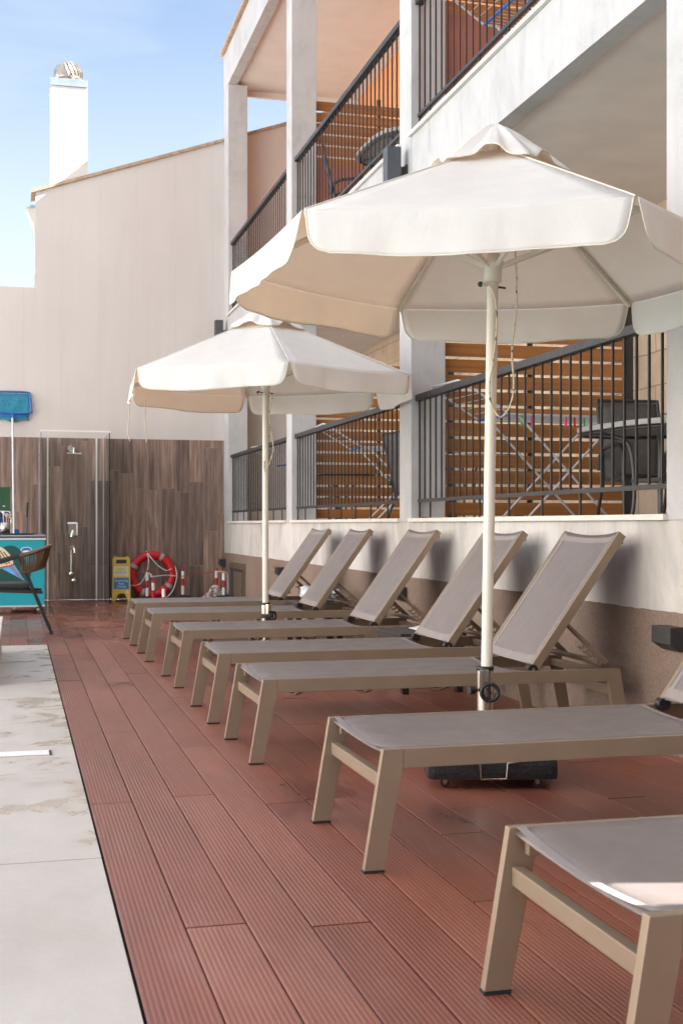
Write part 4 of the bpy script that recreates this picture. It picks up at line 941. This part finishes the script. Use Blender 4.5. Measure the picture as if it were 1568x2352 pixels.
# ------------------------------------------------------------ pool safety things by the far wall
t = empty('caution_sign', (1.405, 17.5, 0), rad(-4), 'yellow folding floor sign reading Swimming Pool Closed', 'floor sign')
ang = .17
for nm, sg in (('front_board', -1), ('rear_board', 1)):
    mb = MB(); sh_ = lambda x_, z: (x_, z)
    out = [(-.125, .0), (-.085, .0), (-.055, .085), (-.03, .105), (.03, .105), (.055, .085), (.085, .0), (.125, .0), (.118, .57), (.105, .60), (-.105, .60), (-.118, .57)]
    bmx = bmesh.new(); A = []; 
    mb.prism(out, 'y', -.011, .011, .002)
    b = MB(); 
    for v in mb.bm.verts:
        z = v.co.z; v.co.y += sg * (.14 * (1 - z / .62))
    bd = mb.build(nm, M['yellow'], t)
    if sg < 0:
        Mf = lambda z: sg * (.14 * (1 - z / .62)) - .0125
        def panel(x0, x1, z0, z1, m, nme, extra=0):
            q = MB(); q.face([(x0, Mf(z0) - extra, z0), (x1, Mf(z0) - extra, z0), (x1, Mf(z1) - extra, z1), (x0, Mf(z1) - extra, z1)]); return q.build(nme, m, bd, solid=.001)
        panel(-.098, .098, .335, .475, M['paleyel'], 'upper_panel'); panel(-.104, .104, .165, .315, M['signblue'], 'blue_panel')
        panel(-.07, .07, .515, .565, M['black'], 'handle_hole')
        tilt = math.atan(.14 / .62)
        TS = lambda x_, z: Matrix.Translation((x_, Mf(z) - .002, z)) @ Matrix.Rotation(rad(90) - tilt, 4, 'X')
        for s_, z in (('Swimming', .278), ('Pool', .238), ('Closed', .198)): text('lettering', s_, .042, M['white'], bd, TS(0, z))
        for s_, z in (('ΠΙΣΙΝΑ', .432), ('ΚΛΕΙΣΤΗ', .392)): text('lettering', s_, .036, M['greypr'], bd, TS(-.01, z))
        MB().cyl((.083, Mf(.125) - .002, .125), (.083, Mf(.125) + .004, .125), .021, 20).build('sticker', M['white'], bd)
        MB().box((-.095, -.012, .60), (-.072, .012, .618)).build('hinge', M['yellow'], t); MB().box((.072, -.012, .60), (.095, .012, .618)).build('hinge', M['yellow'], t)

t = empty('life_ring', (1.85, 17.70, 0), 0, 'red life ring with grey tape bands and white rope leaning on the wall', 'life ring')
ringM = Matrix.Translation((0, 0, .345)) @ Matrix.Rotation(rad(90 - 7), 4, 'X')
RM, rm = .278, .060
def tor(a, b, k=1.0): return ringM @ Vector(((RM + rm * k * cos(b)) * cos(a), (RM + rm * k * cos(b)) * sin(a), rm * k * .9 * sin(b)))
mb = MB(); mb.grid(lambda u, v: tor(2 * pi * u, 2 * pi * v), 56, 18); bmesh.ops.remove_doubles(mb.bm, verts=list(mb.bm.verts), dist=1e-5); rg = mb.build('ring', M['red'], t)
for a0 in (62, 155, 242, 325):
    MB().grid(lambda u, v: tor(rad(a0 - 5 + 10 * u), 2 * pi * v, 1.02), 5, 18).build('tape_band', M['silver'], rg)
AA = [100, 12, 322, 288, 190]
pa = lambda d_: tor(rad(d_), 0, 1.08)
mb = MB()
lp = [pa(103), Vector((-.06, -.09, .56)), Vector((-.08, -.09, .40)), Vector((-.16, -.09, .24)), Vector((-.24, -.085, .20)), pa(204)]
mb.tube(smooth_path(lp), .007, 6)
lp = [pa(103), Vector((-.02, -.09, .58)), Vector((.08, -.09, .47)), Vector((.2, -.09, .405)), pa(20)]
mb.tube(smooth_path(lp), .007, 6)
lp = [pa(18), Vector((.34, -.06, .33)), Vector((.31, -.08, .20)), Vector((.26, -.10, .10)), Vector((.16, -.14, .02)), Vector((.02, -.16, .012))]
mb.tube(smooth_path(lp), .007, 6); mb.build('rope', M['white'], rg)

posts = [(1.735, 17.25, .425, 1, 'post of the chained pair in front of the life ring, left one'), (1.78, 16.9, .305, 1, 'post of the chained pair in front of the life ring, right one'),
         (1.80, 15.85, .275, 0, 'short red-topped post nearest the loungers'), (2.255, 17.50, .435, 1, 'single barrier post standing between the life ring and the chain heap'),
         (2.745, 17.62, .432, 1, 'rear barrier post behind the heap of chain'), (2.79, 17.25, .415, 1, 'front barrier post beside the heap of chain at the wall corner')]
tops = []
for (x_, y, zt_, bs, lb) in posts:
    t = empty('barrier_post', (x_, y, 0), 0, 'red and white ' + lb, 'barrier post', 'red and white chain barrier posts')
    r = .0215; z = zt_
    for nm, ln_, mm, rr_ in (('cap', .035, 'redpaint', r * 1.12), ('white_band', .105, 'white', r), ('red_band', .10, 'redpaint', r * .995), ('white_band', z - .24, 'white', r)):
        if nm == 'white_band' and ln_ < .02: continue
        MB().cyl((0, 0, z), (0, 0, max(0.002, z - ln_)), rr_, 18).build(nm, M[mm], t); z -= ln_
    if bs: MB().lathe([(.16, 0), (.165, .012), (.15, .035), (.09, .055), (.035, .07), (.0225, .07)], 28).build('foot', M['rubber'], t)
    tops.append(Vector((x_, y, zt_)))
def links(path, r=.0028, lk=.030):
    P_ = smooth_path(path, 14); out = MB(); acc = 0; k = 0
    for a, b in zip(P_[:-1], P_[1:]):
        acc += (b - a).length
        if acc >= lk * .78:
            acc = 0; d_ = (b - a).normalized(); s1 = d_.orthogonal().normalized(); s2 = d_.cross(s1)
            sd = (s1 if k % 2 else s2); k += 1
            out.tube([b + d_ * (lk * .5 * cos(q)) + sd * (lk * .27 * sin(q)) for q in [2 * pi * i / 10 for i in range(10)]], r, 5, closed=True)
    return out
t = empty('barrier_chain', tuple(tops[0]), 0, 'red and white plastic chain strung between the barrier posts', 'chain')
o_ = -tops[0]
cl = links([tops[0] + Vector((-.02, -.03, -.02)) + o_, tops[0] + Vector((.03, -.2, -.05)) + o_, tops[1] + Vector((-.03, -.03, .05)) + o_, tops[1] + Vector((.03, 0, .05)) + o_, Vector((2.0, 17.35, .35)) + o_, Vector((2.16, 17.45, .335)) + o_]); cl.build('white_links', M['white'], t)
cl = links([Vector((2.16, 17.45, .335)) + o_, tops[3] + Vector((0, -.03, -.105)) + o_, Vector((2.45, 17.52, .34)) + o_, Vector((2.62, 17.56, .37)) + o_, tops[4] + Vector((-.02, -.03, -.05)) + o_]); cl.build('red_links', M['redpaint'], t)
cl = links([tops[4] + Vector((-.02, -.03, -.045)) + o_, tops[5] + Vector((-.01, -.03, -.02)) + o_, tops[5] + Vector((.045, -.03, -.05)) + o_, Vector((2.845, 17.22, .22)) + o_, Vector((2.84, 17.2, .08)) + o_]); cl.build('hanging_links', M['white'], t)
cl = links([tops[1] + Vector((0, -.03, -.01)) + o_, Vector((1.82, 16.7, .2)) + o_, Vector((1.87, 16.5, .12)) + o_, Vector((1.93, 16.5, .10)) + o_]); cl.build('drooping_links', M['redpaint'], t)
t = empty('chain_heap', (2.62, 17.28, 0), 0, 'tangled heap of red and white plastic chain on the floor', 'chain')
rnd = random.Random(11)
for mm, nm, c0, n_ in (('redpaint', 'red_links', -.06, 150), ('white', 'white_links', .03, 190)):
    mb = MB()
    for k in range(n_):
        q = rnd.random(); x_ = c0 + rnd.gauss(0, .085) - .05; y = rnd.gauss(0, .06); hh = max(0, .20 * math.exp(-((x_ - .05) / .11) ** 2)); z = .012 + rnd.random() * hh
        d_ = Vector((rnd.gauss(0, 1), rnd.gauss(0, 1), rnd.gauss(0, .7))).normalized(); s1 = d_.orthogonal().normalized()
        mb.tube([Vector((x_, y, z)) + d_ * (.017 * cos(a)) + s1 * (.010 * sin(a)) for a in [2 * pi * i / 8 for i in range(8)]], .0036, 4, closed=True)
    mb.build(nm, M[mm], t)
